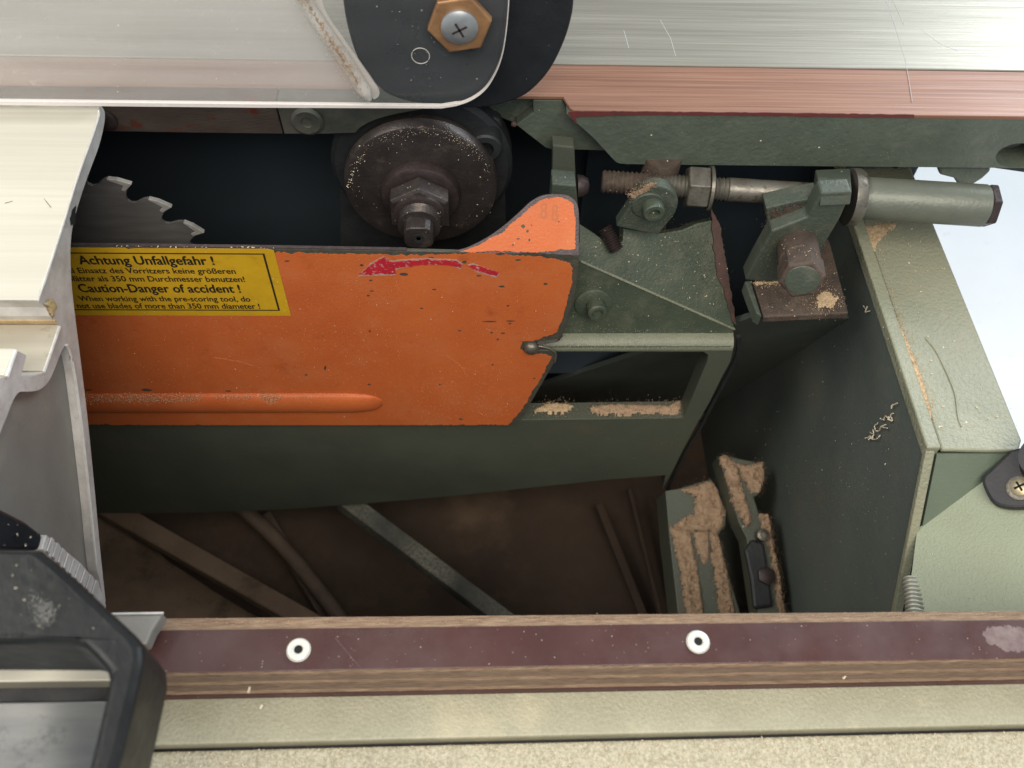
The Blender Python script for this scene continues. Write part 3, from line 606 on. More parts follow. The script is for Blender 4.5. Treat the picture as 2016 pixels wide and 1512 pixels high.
# chips through the paint
chips = [(795, 540, 12, 5), (855, 570, 6, 2), (914, 516, 6, 4), (732, 573, 6, 2), (730, 552, 5, 2), (963, 633, 22, 2), (1005, 632, 10, 2), (1004, 637, 5, 2), (988, 564, 8, 3), (968, 655, 4, 2), (990, 656, 6, 2), (980, 668, 4, 2), (1074, 559, 6, 3), (712, 522, 5, 3), (728, 652, 3, 3), (905, 651, 5, 2), (640, 725, 3, 6), (603, 738, 4, 2), (727, 757, 5, 2), (908, 825, 6, 3), (866, 757, 3, 2), (970, 718, 3, 2), (943, 543, 8, 2), (848, 508, 8, 3), (618, 800, 22, 4), (400, 801, 14, 3), (485, 803, 6, 2), (512, 803, 7, 2), (290, 768, 16, 3), (450, 770, 9, 2), (175, 768, 10, 2), (690, 799, 4, 2), (1020, 512, 9, 2), (1052, 745, 3, 2), (565, 514, 8, 2), (725, 582, 4, 2), (830, 607, 5, 2), (1000, 602, 4, 2)]
bm = bmesh.new()
for i, (cx, cy, rx, ry) in enumerate(chips):
    P = []
    for q in range(10):
        a = 2 * math.pi * q / 10; j = .6 + .6 * abs(noise.noise(Vector((cx * .3 + math.cos(a) * 2, cy * .3 + math.sin(a) * 2, i))))
        P.append(bm.verts.new(onY(cx + math.cos(a) * rx * j, cy + math.sin(a) * ry * j, YG - .00045 - (.0052 if 785 < cy < 806 and cx < 735 else 0))))
    bm.faces.new(P)
obj('paint_chips', to_mesh(bm), 'primer', cov, kind='stuff')
fchips = [(1030, 445, 5, 5), (1038, 455, 3, 4), (1020, 470, 5, 2), (1042, 472, 3, 4), (1046, 443, 2, 2), (1100, 436, 2, 2), (1010, 482, 3, 2), (985, 500, 12, 3), (1045, 500, 40, 3), (1090, 503, 26, 4), (1118, 506, 14, 5)]
bm = bmesh.new()
for i, (cx, cy, rx, ry) in enumerate(fchips):
    P = []
    for q in range(12):
        a = 2 * math.pi * q / 12; j = .6 + .7 * abs(noise.noise(Vector((cx * .3 + math.cos(a) * 2, cy * .3 + math.sin(a) * 2, i + 40))))
        x, y = cx + math.cos(a) * rx * j, cy + math.sin(a) * ry * j
        P.append(bm.verts.new(flap(x, y) + nfl * .0005 if cy < 495 else onY(x, y, YG - .0005)))
    bm.faces.new(P)
obj('paint_chips', to_mesh(bm), 'primer', cov, kind='stuff')
# pressed rib near the lower edge
bm = bmesh.new(); rows = []
n = 60
for i in range(n + 1):
    x = 20 + (752 - 20) * i / n
    e = min(1, (1 - i / n) / .10); e = math.sqrt(max(0, 1 - (1 - e) ** 2)) if e < 1 else 1
    zt_ = onY(x, 774 + (1 - e) * 12, YG).z; zb_ = onY(x, 808 - (1 - e) * 10, YG).z; X0 = onY(x, 790, YG).x
    row = []
    for j in range(13):
        a = math.pi * j / 12
        row.append(bm.verts.new(Vector((X0, YG - .0003 - math.sin(a) ** .9 * .0062 * e, (zt_ + zb_) / 2 + math.cos(a) * (zt_ - zb_) / 2))))
    rows.append(row)
for A, B in zip(rows, rows[1:]):
    for j in range(12): bm.faces.new((A[j], A[j + 1], B[j + 1], B[j]))
obj('pressed_rib', to_mesh(bm), 'orange_paint', cov, smooth=60)
zrib = onY(300, 782, YG).z
def ribtop(x, y): q = onY(x, y, YG - .0045); return q
def ribtop(x, y): return onY(x, y, YG - .0066)
for pl_, n_ in (([(150, 777), (260, 778), (330, 775), (398, 778), (402, 788), (330, 793), (230, 793), (160, 792)], 900), ([(505, 778), (548, 777), (554, 786), (528, 795)], 190), ([(420, 780), (495, 778), (496, 786), (430, 787)], 130), ([(560, 779), (700, 779), (700, 784), (560, 784)], 60)):
    dusting(pl_, ribtop, (0, -.8, .5), n_, cov, 2.2, 'sawdust_pale', .0005, .0013, -.0002)
# yellow warning label
YL = YG - .0006
lz = [onY(20, 484.5, YL), onY(300, 487, YL), onY(537, 491, YL), onY(575, 625, YL), onY(20, 617, YL)]
xR = (lz[2].x + lz[3].x) / 2; zt_ = (lz[1].z * .5 + lz[2].z * .5); zb_ = (lz[3].z + lz[4].z) / 2; xL = onY(60, 550, YL).x - .02
tear = [Vector((xL, YL, zt_)), Vector((onY(245, 487, YL).x, YL, zt_)), Vector((onY(252, 489, YL).x, YL, zt_ - .0013)), Vector((onY(262, 487, YL).x, YL, zt_ - .0004)), Vector((xR - .004, YL, zt_ - .0003)), Vector((xR, YL, zt_ - .0018)), Vector((xR, YL, zb_)), Vector((xL, YL, zb_))]
lab = plate('warning_label', tear, (0, .0002, 0), 'label_yellow', cov, label='yellow enamel warning label with black German and English text')
bz = .0051; t = .0011
xi = xR - .0072; zti = onY(350, 498, YL).z; zbi = onY(350, 611, YL).z
fr = [(xL, zti), (xi, zti), (xi, zbi), (xL, zbi)]; fi = [(xL, zti - t), (xi - t * 1.3, zti - t), (xi - t * 1.3, zbi + t), (xL, zbi + t)]
for A, B in ((0, 1), (1, 2), (2, 3)):
    plate('border_line', [Vector((fr[A][0], YL - .00015, fr[A][1])), Vector((fr[B][0], YL - .00015, fr[B][1])), Vector((fi[B][0], YL - .00015, fi[B][1])), Vector((fi[A][0], YL - .00015, fi[A][1]))], (0, .00008, 0), 'print_black', lab)
def write(body, xl, xr_, yb, cap, parent, bold=.020):
    me = text_mesh(body, 0)
    xs = [v.co.x for v in me.vertices]; a = onY(xl, yb, YL - .0002); b = onY(xr_, yb + (xr_ - xl) * .0125, YL - .0002); c = onY((xl + xr_) / 2, yb + (xr_ - xl) * .006, YL - .0002); d = onY((xl + xr_) / 2, yb + (xr_ - xl) * .006 - cap, YL - .0002)
    sx = (b.x - a.x) / (max(xs) - min(xs)); sy = (d.z - c.z) / .69; m0 = min(xs)
    vs = []; fs = []; nv = len(me.vertices)
    for k_, (ox, oy) in enumerate(((0, 0), (bold, 0), (-bold, 0), (0, bold * .8), (0, -bold * .8))):
        vs += [Vector((a.x + (v.co.x + ox - m0) * sx, YL - .0002 - k_ * .00002, c.z + (v.co.y + oy) * sy)) for v in me.vertices]
        fs += [[i + k_ * nv for i in p.vertices] for p in me.polygons]
    me = bpy.data.meshes.new('t'); me.from_pydata(vs, [], fs)
    return obj('printed_text', me, 'print_black', parent)
write('Achtung Unfallgefahr !', 158, 423, 519, 16.5, lab, .028)
write('Bei Einsatz des Vorritzers keine größeren', 124, 465, 536, 10.5, lab)
write('Blätter als 350 mm Durchmesser benutzen!', 135, 483, 552, 10.5, lab)
write('Caution-Danger of accident !', 158, 475, 573.5, 15.5, lab, .028)
write('When working with the pre-scoring tool, do', 157, 494, 591, 10, lab)
write('not use blades of more than 350 mm diameter !', 153, 513, 605, 10, lab)
# red direction arrow, scuffed
YA = YG - .0006
def dec(name, pts, d, m, amp, parent, seed): return plate(name, pY(ragged(pts, amp, 3, seed=seed), YA - d), (0, .0001, 0), m, parent)
head = [(706, 541), (730, 521), (757, 507), (767, 516), (836, 511), (898, 514), (910, 522), (906, 527), (872, 521), (821, 522), (778, 529), (779, 539), (740, 540)]
tail = [(921, 524), (932, 521), (983, 536), (977, 544), (938, 533)]
grow = lambda P, g: [(x + (x - sum(p[0] for p in P) / len(P)) * .012 + 0, y + (3 if y > sum(p[1] for p in P) / len(P) else -3) * g) for x, y in P]
arrow = dec('direction_arrow', grow(head, 1), 0, 'decal_edge', 1.2, cov, 1.0); arrow['label'] = 'scuffed red curved arrow sticker'
dec('arrow_print', head, .0002, 'decal_red', 2.8, arrow, 3.0)
arrow2 = dec('direction_arrow', grow(tail, 1), 0, 'decal_edge', 1.0, cov, 6.0)
dec('arrow_print', tail, .0002, 'decal_red', 2.4, arrow2, 8.0)
# stamped figures on the flap
for px, py in ((1072, 414), (1094, 418)):
    me = text_mesh('8', 0.0); o0 = flap(px, py); ex = Vector((1, 0, 0)); ey = dfl
    for v in me.vertices: v.co = o0 + ex * ((v.co.x - .3) * .0110) + ey * ((v.co.y - .35) * .0170) + nfl * .0005
    obj('stamped_figure', me, 'stamp', cov)
for pts in (((775, 540), (781, 558), (788, 575)), ((420, 703), (470, 712), (500, 720)), ((880, 700), (905, 718), (922, 742))):
    tube('scratch', [onY(x, y, YG - .0004) for x, y in pts], .00007, 'scratch_orange', cov, seg=5)
dusting([(170, 640), (1080, 640), (1060, 760), (1010, 830), (180, 830)], lambda x, y: onY(x, y, YG - .0004), (0, -1, 0), 900, cov, 4, 'scratch_orange', .0002, .0006, 0)
dusting([(800, 760), (1000, 700), (1020, 760), (990, 830), (820, 832)], lambda x, y: onY(x, y, YG - .0004), (0, -1, 0), 500, cov, 12, 'scratch_orange', .0002, .0006, 0)
# pin in the slot of the cover
pc = onY(1046, 683, YG)
lathe('pin', [(.0062, -.002), (.0062, .002), (.0052, .0042), (.0030, .0056), (.0008, .0060)], pc, (.15, -1, .1), 'steel_grey', cov, seg=28)
tube('slot_lip', spline([onY(x, y, YG - .0004) for x, y in ((1056, 681), (1072, 683), (1086, 688), (1094, 697), (1092, 712))], 4), .0011, 'steel_grey', cov, seg=8)
tube('slot_lip', spline([onY(x, y, YG - .0002) for x, y in ((1058, 676), (1078, 674), (1098, 670), (1107, 660))], 4), .0009, 'raw_edge', cov, seg=8)
flakes('wood_flakes', [(150, 640), (1090, 510), (1080, 700), (1000, 825), (160, 825)], lambda x, y: onY(x, y, YG - .0005), (0, -1, 0), 170, cov, .0005, .0016)
flakes('wood_flakes', [(230, 484), (560, 488), (560, 490), (230, 487)], lambda x, y: onZ(x, y, onY(400, 487, YG).z + .0008), (0, 0, 1), 30, cov, .0010, .0028)

# ================================================================== green frame of the saw unit
YF = .4605
frm = thing('saw_unit_frame', 'green cast frame of the saw unit with window and gusset beside orange cover', 'machine frame', (0, YF, onY(800, 985, YF).z))
fout = [(0, 720), (700, 700), (1100, 682), (1440, 682), (1443, 692), (1438, 712), (1420, 745), (1398, 790), (1372, 835), (1345, 885), (1318, 940), (1305, 962), (1310, 936), (1200, 944), (900, 976), (700, 993), (560, 1003), (400, 1009), (180, 1011), (0, 1010)]
win = [(1385, 693), (1394, 699), (1392, 712), (1372, 760), (1347, 820), (1342, 823), (1020, 827), (1000, 800), (1040, 693)]
plate('front_web', pY(fout, YF), (0, .019, 0), 'green_beam', frm, holes=[pY(win[::-1], YF)], bev=.0008)
# rounded ledge above the window
p0 = onY(1085, 691, YF - .0005); p1 = onY(1442, 690, YF - .0005)
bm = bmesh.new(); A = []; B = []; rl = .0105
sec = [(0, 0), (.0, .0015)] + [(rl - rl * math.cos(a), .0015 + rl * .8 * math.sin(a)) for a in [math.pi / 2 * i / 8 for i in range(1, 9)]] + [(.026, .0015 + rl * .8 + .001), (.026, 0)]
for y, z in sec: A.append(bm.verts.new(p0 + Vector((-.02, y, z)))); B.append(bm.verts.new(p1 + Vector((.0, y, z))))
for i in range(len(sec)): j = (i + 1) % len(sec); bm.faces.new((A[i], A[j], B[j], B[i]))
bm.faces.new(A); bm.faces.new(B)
obj('window_ledge', to_mesh(bm), 'green_highlight', frm, smooth=40)  # light caught by the rounding is put into the paler green
# gusset: two faces meeting in a ridge
L0 = p0 + Vector((-.02, .0105, .0093)); L1 = p1 + Vector((-.001, .0105, .0093))
R0 = onY(1143, 514, .482); R1 = onY(1446, 648, .4745)
n1 = (L1 - L0).cross(R0 - L0).normalized()
if n1.y > 0: n1 = -n1
R1 = onP(1446, 648, L0, n1)
lowf = [L0, L1, R1, R0, onP(1085, 492, L0, n1), onP(1060, 560, L0, n1)]
plate('gusset_face', lowf, n1 * -.012, 'green_dusty', frm, bev=.001)
K0 = onY(1405, 405, .525); n2 = (R1 - R0).cross(K0 - R0).normalized()
if n2.z < 0: n2 = -n2
g2 = [R0, R1] + [onP(x_, y_, R0, n2) for x_, y_ in ((1440, 600), (1424, 500), (1410, 432), (1372, 440), (1345, 452), (1298, 460), (1228, 450), (1226, 476), (1212, 481), (1191, 474), (1165, 456), (1137, 438))]
def gus(x, y): return onP(x, y, R0, n2)
plate('gusset_top', [gus(1137, 515) if p is R0 else p for p in g2], n2 * -.010, 'green_dusty', frm, bev=.001)
tube('gusset_ridge', [R0 + n1 * .0001, R1 + n1 * .0001], .0011, 'green_highlight', frm, seg=14)  # ridge highlight painted as a paler green line
dusting([(1310, 462), (1400, 440), (1425, 560), (1400, 590), (1350, 545)], gus, n2, 1100, frm, 13, 'rust_steel', .0004, .0012, 0)
rs = [(1398, 410), (1415, 440), (1432, 540), (1448, 640), (1440, 630), (1420, 560), (1410, 540), (1402, 470)]
plate('rusty_edge', [gus(*p) + n2 * .0004 for p in ragged(rs, 3, 5, seed=5)], n2 * .0012, 'rust_red', frm)
flakes('wood_flakes', [(1150, 450), (1300, 470), (1400, 440), (1435, 620), (1160, 520)], gus, n2, 120, frm, .0006, .002)
# upright beside the flap
plate('rear_upright', pY([(1088, 286), (1131, 290), (1136, 420), (1086, 420)], .528), (0, .012, 0), 'green_beam', frm, bev=.001)
plate('upright', pY([(1087, 362), (1134, 366), (1141, 440), (1143, 520), (1080, 520), (1084, 400)], .490), (0, .016, 0), 'green_cast', frm, bev=.001)
lathe('rusty_nub', [(.0085, 0), (.0080, .004), (.0055, .008), (.002, .009)], onY(1136, 366, .505), (1, 0, 0), 'steel_dark', frm, seg=20)
# bolt with washer on the gusset
wb = onP(1168, 596, L0, n1)
lathe('washer', [(.0150, 0), (.0150, .0020), (.0138, .0028), (.006, .0028)], wb, n1, 'green_dusty', frm, seg=40)
cb = lathe('cap_screw', [(.0078, .0028), (.0078, .0125), (.0070, .0136), (.0046, .0137), (.0042, .010)], wb + Vector((.0016, 0, 0)), (n1 + Vector((.06, 0, 0))), 'green_dusty', frm, seg=28)
# dust on the window sill
zs = onY(1200, 823, YF).z
heap('sawdust', [(1055, 803), (1080, 795), (1115, 794), (1128, 800), (1118, 812), (1050, 814)], lambda x, y: onZ(x, y, zs), (0, 0, 1), .004, 'sawdust_pale', frm, step=2.6, rag=4)
heap('sawdust', [(1165, 800), (1200, 796), (1318, 799), (1332, 790), (1341, 790), (1340, 815), (1180, 818), (1155, 808)], lambda x, y: onZ(x, y, zs), (0, 0, 1), .004, 'sawdust', frm, step=2.6, rag=4)
# things dimly seen through the window
box('inner_rib', (.04, .56, .52), (.22, .58, .70), 'inner_dark', frm)
dusting([(1095, 670), (1440, 668), (1440, 686), (1095, 686)], lambda x, y: onP(x, y, p0 + Vector((0, .003, .008)), Vector((0, -.7, .7))), (0, -.7, .7), 700, frm, 2, 'flake', .0003, .0007, 0)
dusting([(1150, 640), (1440, 655), (1440, 664), (1110, 664)], lambda x, y: onP(x, y, L0, n1), n1, 260, frm, 3, 'flake', .0003, .0007, 0)
dusting([(1230, 455), (1400, 440), (1440, 630), (1300, 570)], gus, n2, 500, frm, 10, 'sawdust', .0003, .0008, 0)
dusting([(1148, 512), (1446, 643), (1446, 650), (1146, 518)], lambda x, y: onP(x, y, R0 + n1 * .001, n1), n1, 90, frm, 3.0, 'flake', .0003, .0006, .0002)  # pale grains strengthen the painted highlight along the ridge
# dark tube added for the shadowed gap along the right edge
tube('gap_shade', spline([onY(x, y, YF + .004) + Vector((.002, 0, 0)) for x, y in ((1450, 662), (1446, 700), (1425, 745), (1398, 795), (1375, 840), (1345, 890), (1325, 930), (1310, 965))], 3), .0020, 'housing_dark', frm, seg=8)

# ================================================================== tilt adjusting rod
ZR = 0.8231
r0 = onZ(1185, 357, ZR); r1 = onZ(1938, 405, ZR); rax = (r1 - r0).normalized()
def along(x): # distance along the rod axis of a picture column
    best = None
    for i in range(401):
        p = r0 + rax * ((r1 - r0).length * 1.1 * i / 400); d = p - CAM; q = 1008 + FPX * d.dot(RGT) / d.dot(FWD)
        if best is None or abs(q - x) < best[0]: best = (abs(q - x), i)
    return (r1 - r0).length * 1.1 * best[1] / 400
rod = thing('adjusting_rod', 'steel adjusting rod with threads, lock nut and thick green sleeve', 'rod', (r0 + r1) / 2)
thread('threaded_end', .0088, 0, along(1300), r0, rax, 'rust_steel', rod, pitch=.0034, depth=.0013)
thread('thread', .0088, along(1300), along(1432), r0, rax, 'steel_grey', rod, pitch=.0030, depth=.0012)
hexa('lock_nut', .0165, along(1350), along(1393), r0, rax, 'steel_grey', rod, rot=.25, ch=.0016)
lathe('nut_washer', [(.0150, along(1393)), (.0165, along(1394)), (.0165, along(1400)), (.0105, along(1401))], r0, rax, 'steel_grey', rod, seg=32)
lathe('smooth_rod', [(.0075, along(1430)), (.0088, along(1432)), (.0088, along(1640))], r0, rax, 'steel_grey', rod, seg=32)
lathe('collar', [(.0200, along(1668)), (.0215, along(1670)), (.0215, along(1686)), (.0200, along(1692))], r0, rax, 'steel_grey', rod, seg=40)
lathe('sleeve', [(.0150, along(1688)), (.0158, along(1692)), (.0158, along(1934)), (.0150, along(1936))], r0, rax, 'sleeve_paint', rod, seg=48)
hexa('end_nut', .0165, along(1935), along(1956), r0, rax, 'steel_dark', rod, rot=.1, ch=.0022)

# ================================================================== pivot block that holds the threaded end
pv = thing('pivot_block', 'green pivot lug with socket screw clamping the threaded rod', 'pivot block', onY(1270, 460, .49))
lugp = pspline([(1213, 446), (1232, 418), (1251, 391), (1266, 375), (1282, 368), (1300, 367), (1320, 374), (1332, 388), (1335, 402), (1327, 424), (1312, 442), (1297, 462)], 3) + [(1270, 458)]
plate('lug', pY(lugp, .489), (0, .010, 0), 'green_cast', pv, bev=.0012)
sp_ = onY(1292, 372, .5335)
lathe('spindle', [(.0142, -.040), (.0142, .834 - sp_.z), (.0135, .836 - sp_.z)], sp_, (0, 0, 1), 'rust_steel', pv, seg=32)
lathe('screw_boss', [(.0120, 0), (.0120, .0015), (.0112, .0022)], onY(1276, 402, .489), (0, -1, 0), 'green_cast', pv, seg=32)
cs = lathe('socket_screw', [(.0078, .002), (.0078, .009), (.0070, .0100), (.0044, .0101), (.0040, .0060), (.001, .0058)], onY(1284, 402, .489), (.05, -1, 0), 'green_dusty', pv, seg=28)
thread('set_screw', .0060, 0, .020, onY(1190, 448, .498), (onY(1206, 478, .490) - onY(1190, 448, .498)), 'steel_dark', pv, pitch=.0020)
heap('sawdust', ragged([(1238, 385), (1275, 362), (1292, 358), (1278, 372), (1252, 392)], 3, 6), lambda x, y: onY(x, y, .489), (0, -.5, .8), .0016, 'sawdust', pv, step=2.6, rag=5)

# ================================================================== pivot bracket with the big bolt
YP = .474
br = thing('pivot_bracket', 'green forked bracket on a dusty block with one large bolt', 'bracket', onY(1570, 620, YP))
arm = [(1617, 380), (1677, 377), (1655, 428), (1634, 464), (1612, 503), (1600, 560), (1467, 552), (1486, 515), (1520, 455), (1590, 428)]
plate('arm', pY(arm, YP), (0, .014, 0), 'green_cast', br, bev=.0015)
ua = [onY(1617, 380, YP + .001), onY(1677, 377, YP + .001), onY(1674, 331, .518), onY(1605, 334, .518)]
plate('arm_neck', ua, ((ua[1] - ua[0]).cross(ua[2] - ua[0])).normalized() * -.010, 'green_cast', br, bev=.001)
plate('arm_cheek', pY([(1508, 410), (1560, 398), (1612, 388), (1592, 430), (1520, 456), (1512, 440)], YP + .012), (0, .016, 0), 'green_cast', br, bev=.001)
heap('sawdust', ragged([(1516, 420), (1570, 404), (1600, 408), (1590, 428), (1540, 440), (1522, 450)], 3, 6), lambda x, y: onY(x, y, YP + .0115), (0, -1, .5), .0012, 'rust_steel', br, step=3, rag=8)
zk = onY(1500, 558, YP - .002).z
plate('block', [onZ(x, y, zk) for x, y in ((1484, 560), (1503, 624), (1671, 616), (1640, 498), (1632, 470), (1500, 480))], (0, 0, -.007), 'rust_steel', br, bev=.0012)
plate('block_cheek', [onZ(x, y, zk + .004) for x, y in ((1466, 553), (1478, 552), (1500, 622), (1489, 616))], (0, 0, -.012), 'green_cast', br, bev=.001)
heap('sawdust', [(1605, 590), (1625, 572), (1650, 585), (1640, 604), (1610, 606)], lambda x, y: onZ(x, y, zk), (0, 0, 1), .0014, 'sawdust_pale', br, step=2.8, rag=8)
heap('sawdust', [(1484, 556), (1538, 553), (1538, 559), (1486, 562)], lambda x, y: onZ(x, y, zk), (0, 0, 1), .001, 'sawdust_pale', br, step=2.6, rag=3)
b0 = onY(1570, 482, YP); bt = onY(1579, 552, YP - .046); bax = bt - b0; Lb = bax.length
lathe('bolt_shank', [(.0150, -.004), (.0150, Lb * .52), (.0135, Lb * .55)], b0, bax, 'rust_steel', br, seg=32)
hexa('bolt_head', .0164, Lb * .52, Lb, b0, bax, 'rust_steel', br, rot=.35, ch=.0020)
lathe('bolt_end', [(.0120, 0), (.0115, .0006), (.0060, .0009), (.001, .0009)], bt, bax, 'green_cast', br, seg=28)
flakes('wood_flakes', [(1490, 565), (1640, 510), (1665, 612), (1510, 620)], lambda x, y: onZ(x, y, zk), (0, 0, 1), 60, br, .0006, .0016)
flakes('wood_flakes', [(1535, 480), (1600, 475), (1605, 520), (1545, 525)], lambda x, y: onY(x, y, YP - .034), (0, -1, .3), 40, br, .0006, .0016)
# cross shaft behind the rod
lathe('cross_shaft', [(.014, 0), (.014, along(1795) - along(1560)), (.0155, along(1795) - along(1560)), (.0155, along(1810) - along(1560)), (.012, along(1811) - along(1560))], r0 + rax * along(1560) + Vector((0, .05, .008)), rax, 'green_cast', br, seg=32)

# ================================================================== linkage bars caked in sawdust, deep inside
ZL1, ZL2 = .46, .50
def gnd1(x, y): return onP(x, y, Vector((0, .55, .50)), Vector((0, -.30, .95)))
def gnd2(x, y): return onP(x, y, Vector((0, .55, .53)), Vector((0, -.30, .95)))
nl = Vector((0, -.30, .95)).normalized()
lk = thing('linkage_channel', 'wide sawdust-caked linkage channel deep inside the base, left of narrow bar', 'linkage', gnd1(1380, 1200))
b1 = [(1310, 966), (1335, 962), (1400, 943), (1412, 960), (1430, 1010), (1428, 1035), (1414, 1052), (1428, 1110), (1460, 1215), (1462, 1260), (1350, 1260), (1335, 1210), (1318, 1060)]
plate('channel', [gnd1(*p) for p in b1], nl * -.05, 'green_beam', lk, bev=.001)
heap('sawdust', [(1340, 965), (1400, 946), (1412, 962), (1428, 1008), (1424, 1035), (1408, 1050), (1398, 1046), (1360, 1048), (1322, 1040), (1345, 1018), (1368, 1010), (1366, 976), (1342, 972)], gnd1, nl, .0075, 'sawdust', lk, step=3.2, rag=5)
heap('sawdust', [(1318, 1036), (1358, 1046), (1372, 1110), (1392, 1260), (1358, 1260), (1338, 1130)], gnd1, nl, .0075, 'sawdust', lk, step=3.2, rag=4)
heap('sawdust', [(1396, 1046), (1412, 1050), (1428, 1110), (1456, 1260), (1424, 1260), (1402, 1120)], gnd1, nl, .0075, 'sawdust', lk, step=3.2, rag=4)
heap('sawdust', [(1362, 1046), (1394, 1046), (1396, 1100), (1385, 1112), (1374, 1090)], gnd1, nl, .004, 'sawdust', lk, step=3.2, rag=4)
lk2 = thing('linkage_bar', 'narrow sawdust-caked linkage bar with roller beside the side wall', 'linkage', gnd2(1500, 1200))
b2 = [(1414, 898), (1442, 900), (1500, 912), (1504, 944), (1492, 975), (1484, 978), (1494, 1010), (1512, 1012), (1516, 1040), (1546, 1200), (1550, 1260), (1500, 1260), (1470, 1060), (1455, 1030)]
plate('bar', [gnd2(*p) for p in b2], nl * -.03, 'green_beam', lk2, bev=.001)
heap('sawdust', [(1414, 898), (1430, 897), (1446, 910), (1476, 1010), (1478, 1030), (1466, 1040), (1440, 985)], gnd2, nl, .0075, 'sawdust', lk2, step=3, rag=4)
heap('sawdust', [(1446, 912), (1478, 916), (1500, 908), (1505, 940), (1496, 972), (1478, 972), (1458, 935)], gnd2, nl, .0075, 'sawdust', lk2, step=3, rag=4)
heap('sawdust', [(1494, 1012), (1512, 1012), (1518, 1045), (1532, 1120), (1548, 1230), (1536, 1230), (1514, 1080), (1498, 1050)], gnd2, nl, .0075, 'sawdust', lk2, step=3, rag=3)
lathe('roller', [(.006, 0), (.006, .012), (.0035, .013), (.003, .011)], gnd2(1496, 1056), nl, 'steel_grey', lk2, seg=24)
plate('clamp_body', [gnd2(*p) for p in ((1462, 1085), (1478, 1062), (1502, 1070), (1508, 1110), (1520, 1195), (1480, 1200), (1474, 1140))], nl * .006, 'housing_dark', lk2, bev=.003)
lathe('clamp_nut', [(.009, .005), (.009, .010), (.007, .011)], gnd2(1504, 1135), nl, 'steel_dark', lk2, seg=6)
# ================================================================== hoses, cable and pole lying in the base
ZF = .235
def deep(x, y, z): return onZ(x, y, z)
def bar(name, a, c, wpx, z, th, m, label, cat):
    A = Vector(a); C_ = Vector(c); d = (C_ - A).normalized(); n_ = Vector((-d.y, d.x)) * wpx / 2
    o = plate(name, [deep(*(A + n_), z), deep(*(C_ + n_), z), deep(*(C_ - n_), z), deep(*(A - n_), z)], (0, 0, -th), m, None, bev=.002)
    o['label'] = label; o['category'] = cat; return o
bar('wooden_slat', (150, 962), (720, 1285), 40, .36, .02, 'hose', 'flat dusty brown slat lying diagonally across the base beside carriage', 'slat')
h2 = tube('electric_cable', spline([deep(430, 965, .30), deep(500, 1020, .30), deep(560, 1080, .295), deep(610, 1140, .29), deep(670, 1220, .29), deep(710, 1290, .29)], 5), .009, 'cable', seg=14)
h2['label'] = 'thin curved brown cable between the slat and grey pole'; h2['category'] = 'cable'
bar('flat_strip', (520, 1010), (690, 1290), 26, .27, .01, 'cable', 'pale flat strip on the base floor under the cable', 'strip')
bar('support_pole', (640, 950), (1090, 1288), 34, .40, .022, 'pole', 'slanting grey pole with flaked dark paint in the base', 'pole')
bar('narrow_brace', (1180, 990), (1300, 1290), 16, .27, .012, 'dusty_floor', 'narrow dark brace standing left of the linkage channel', 'brace')
bar('narrow_rod', (1240, 960), (1310, 1240), 9, .28, .01, 'dusty_floor', 'thinner dark rod right beside the linkage channel', 'rod')
h4 = plate('dust_sheet', [deep(x, y, .30) for x, y in ((120, 985), (200, 1000), (262, 1040), (330, 1100), (420, 1160), (570, 1250), (570, 1330), (60, 1330))], (0, 0, -.06), 'hose', None, bev=.006)
h4['label'] = 'dusty brown lower panel under the slat by the carriage'; h4['category'] = 'panel'
# ================================================================== laminated guide rail at the front
ZRL = .807
rail = thing('guide_rail', 'maroon laminated plywood guide rail held by two white rivets', 'guide rail', (.05, .165, .785))
FL = {}
def rl_(x, y): return onZ(x, y, ZRL)
xl_, xrr = -.55, .62
def line(a, b, x):   # straight line through two picture points on the rail plane, evaluated at world x
    A, B = rl_(*a), rl_(*b); t = (x - A.x) / (B.x - A.x); return A.y + (B.y - A.y) * t
def yy_(a, b): return line(a, b, xl_), line(a, b, xrr)
far = yy_((330, 1217), (2016, 1202)); mt = yy_((330, 1241), (2016, 1220)); mbm = yy_((330, 1327), (2016, 1298))
nb = .0065
V = lambda x, y, z: Vector((x, y, z))
sect = []
for X_, i in ((xl_, 0), (xrr, 1)):
    sect.append([V(X_, far[i] + .0035, ZRL - .018), V(X_, far[i] + .0015, ZRL - .0045), V(X_, mt[i], ZRL), V(X_, mbm[i], ZRL), V(X_, mbm[i] - nb, ZRL - .022), V(X_, far[i] + .0035, ZRL - .022)])
bm = bmesh.new(); A = [bm.verts.new(p) for p in sect[0]]; B = [bm.verts.new(p) for p in sect[1]]
for i in range(len(A)): j = (i + 1) % len(A); bm.faces.new((A[i], A[j], B[j], B[i]))
bm.faces.new(A); bm.faces.new(B)
core = obj('plywood_core', to_mesh(bm), 'ply_edge', rail)
plate('laminate_face', [V(xl_, mt[0] - .0003, ZRL + .0003), V(xrr, mt[1] - .0003, ZRL + .0003), V(xrr, mbm[1] + .0003, ZRL + .0003), V(xl_, mbm[0] + .0003, ZRL + .0003)], (0, 0, .0008), 'laminate', rail, bev=.0003)
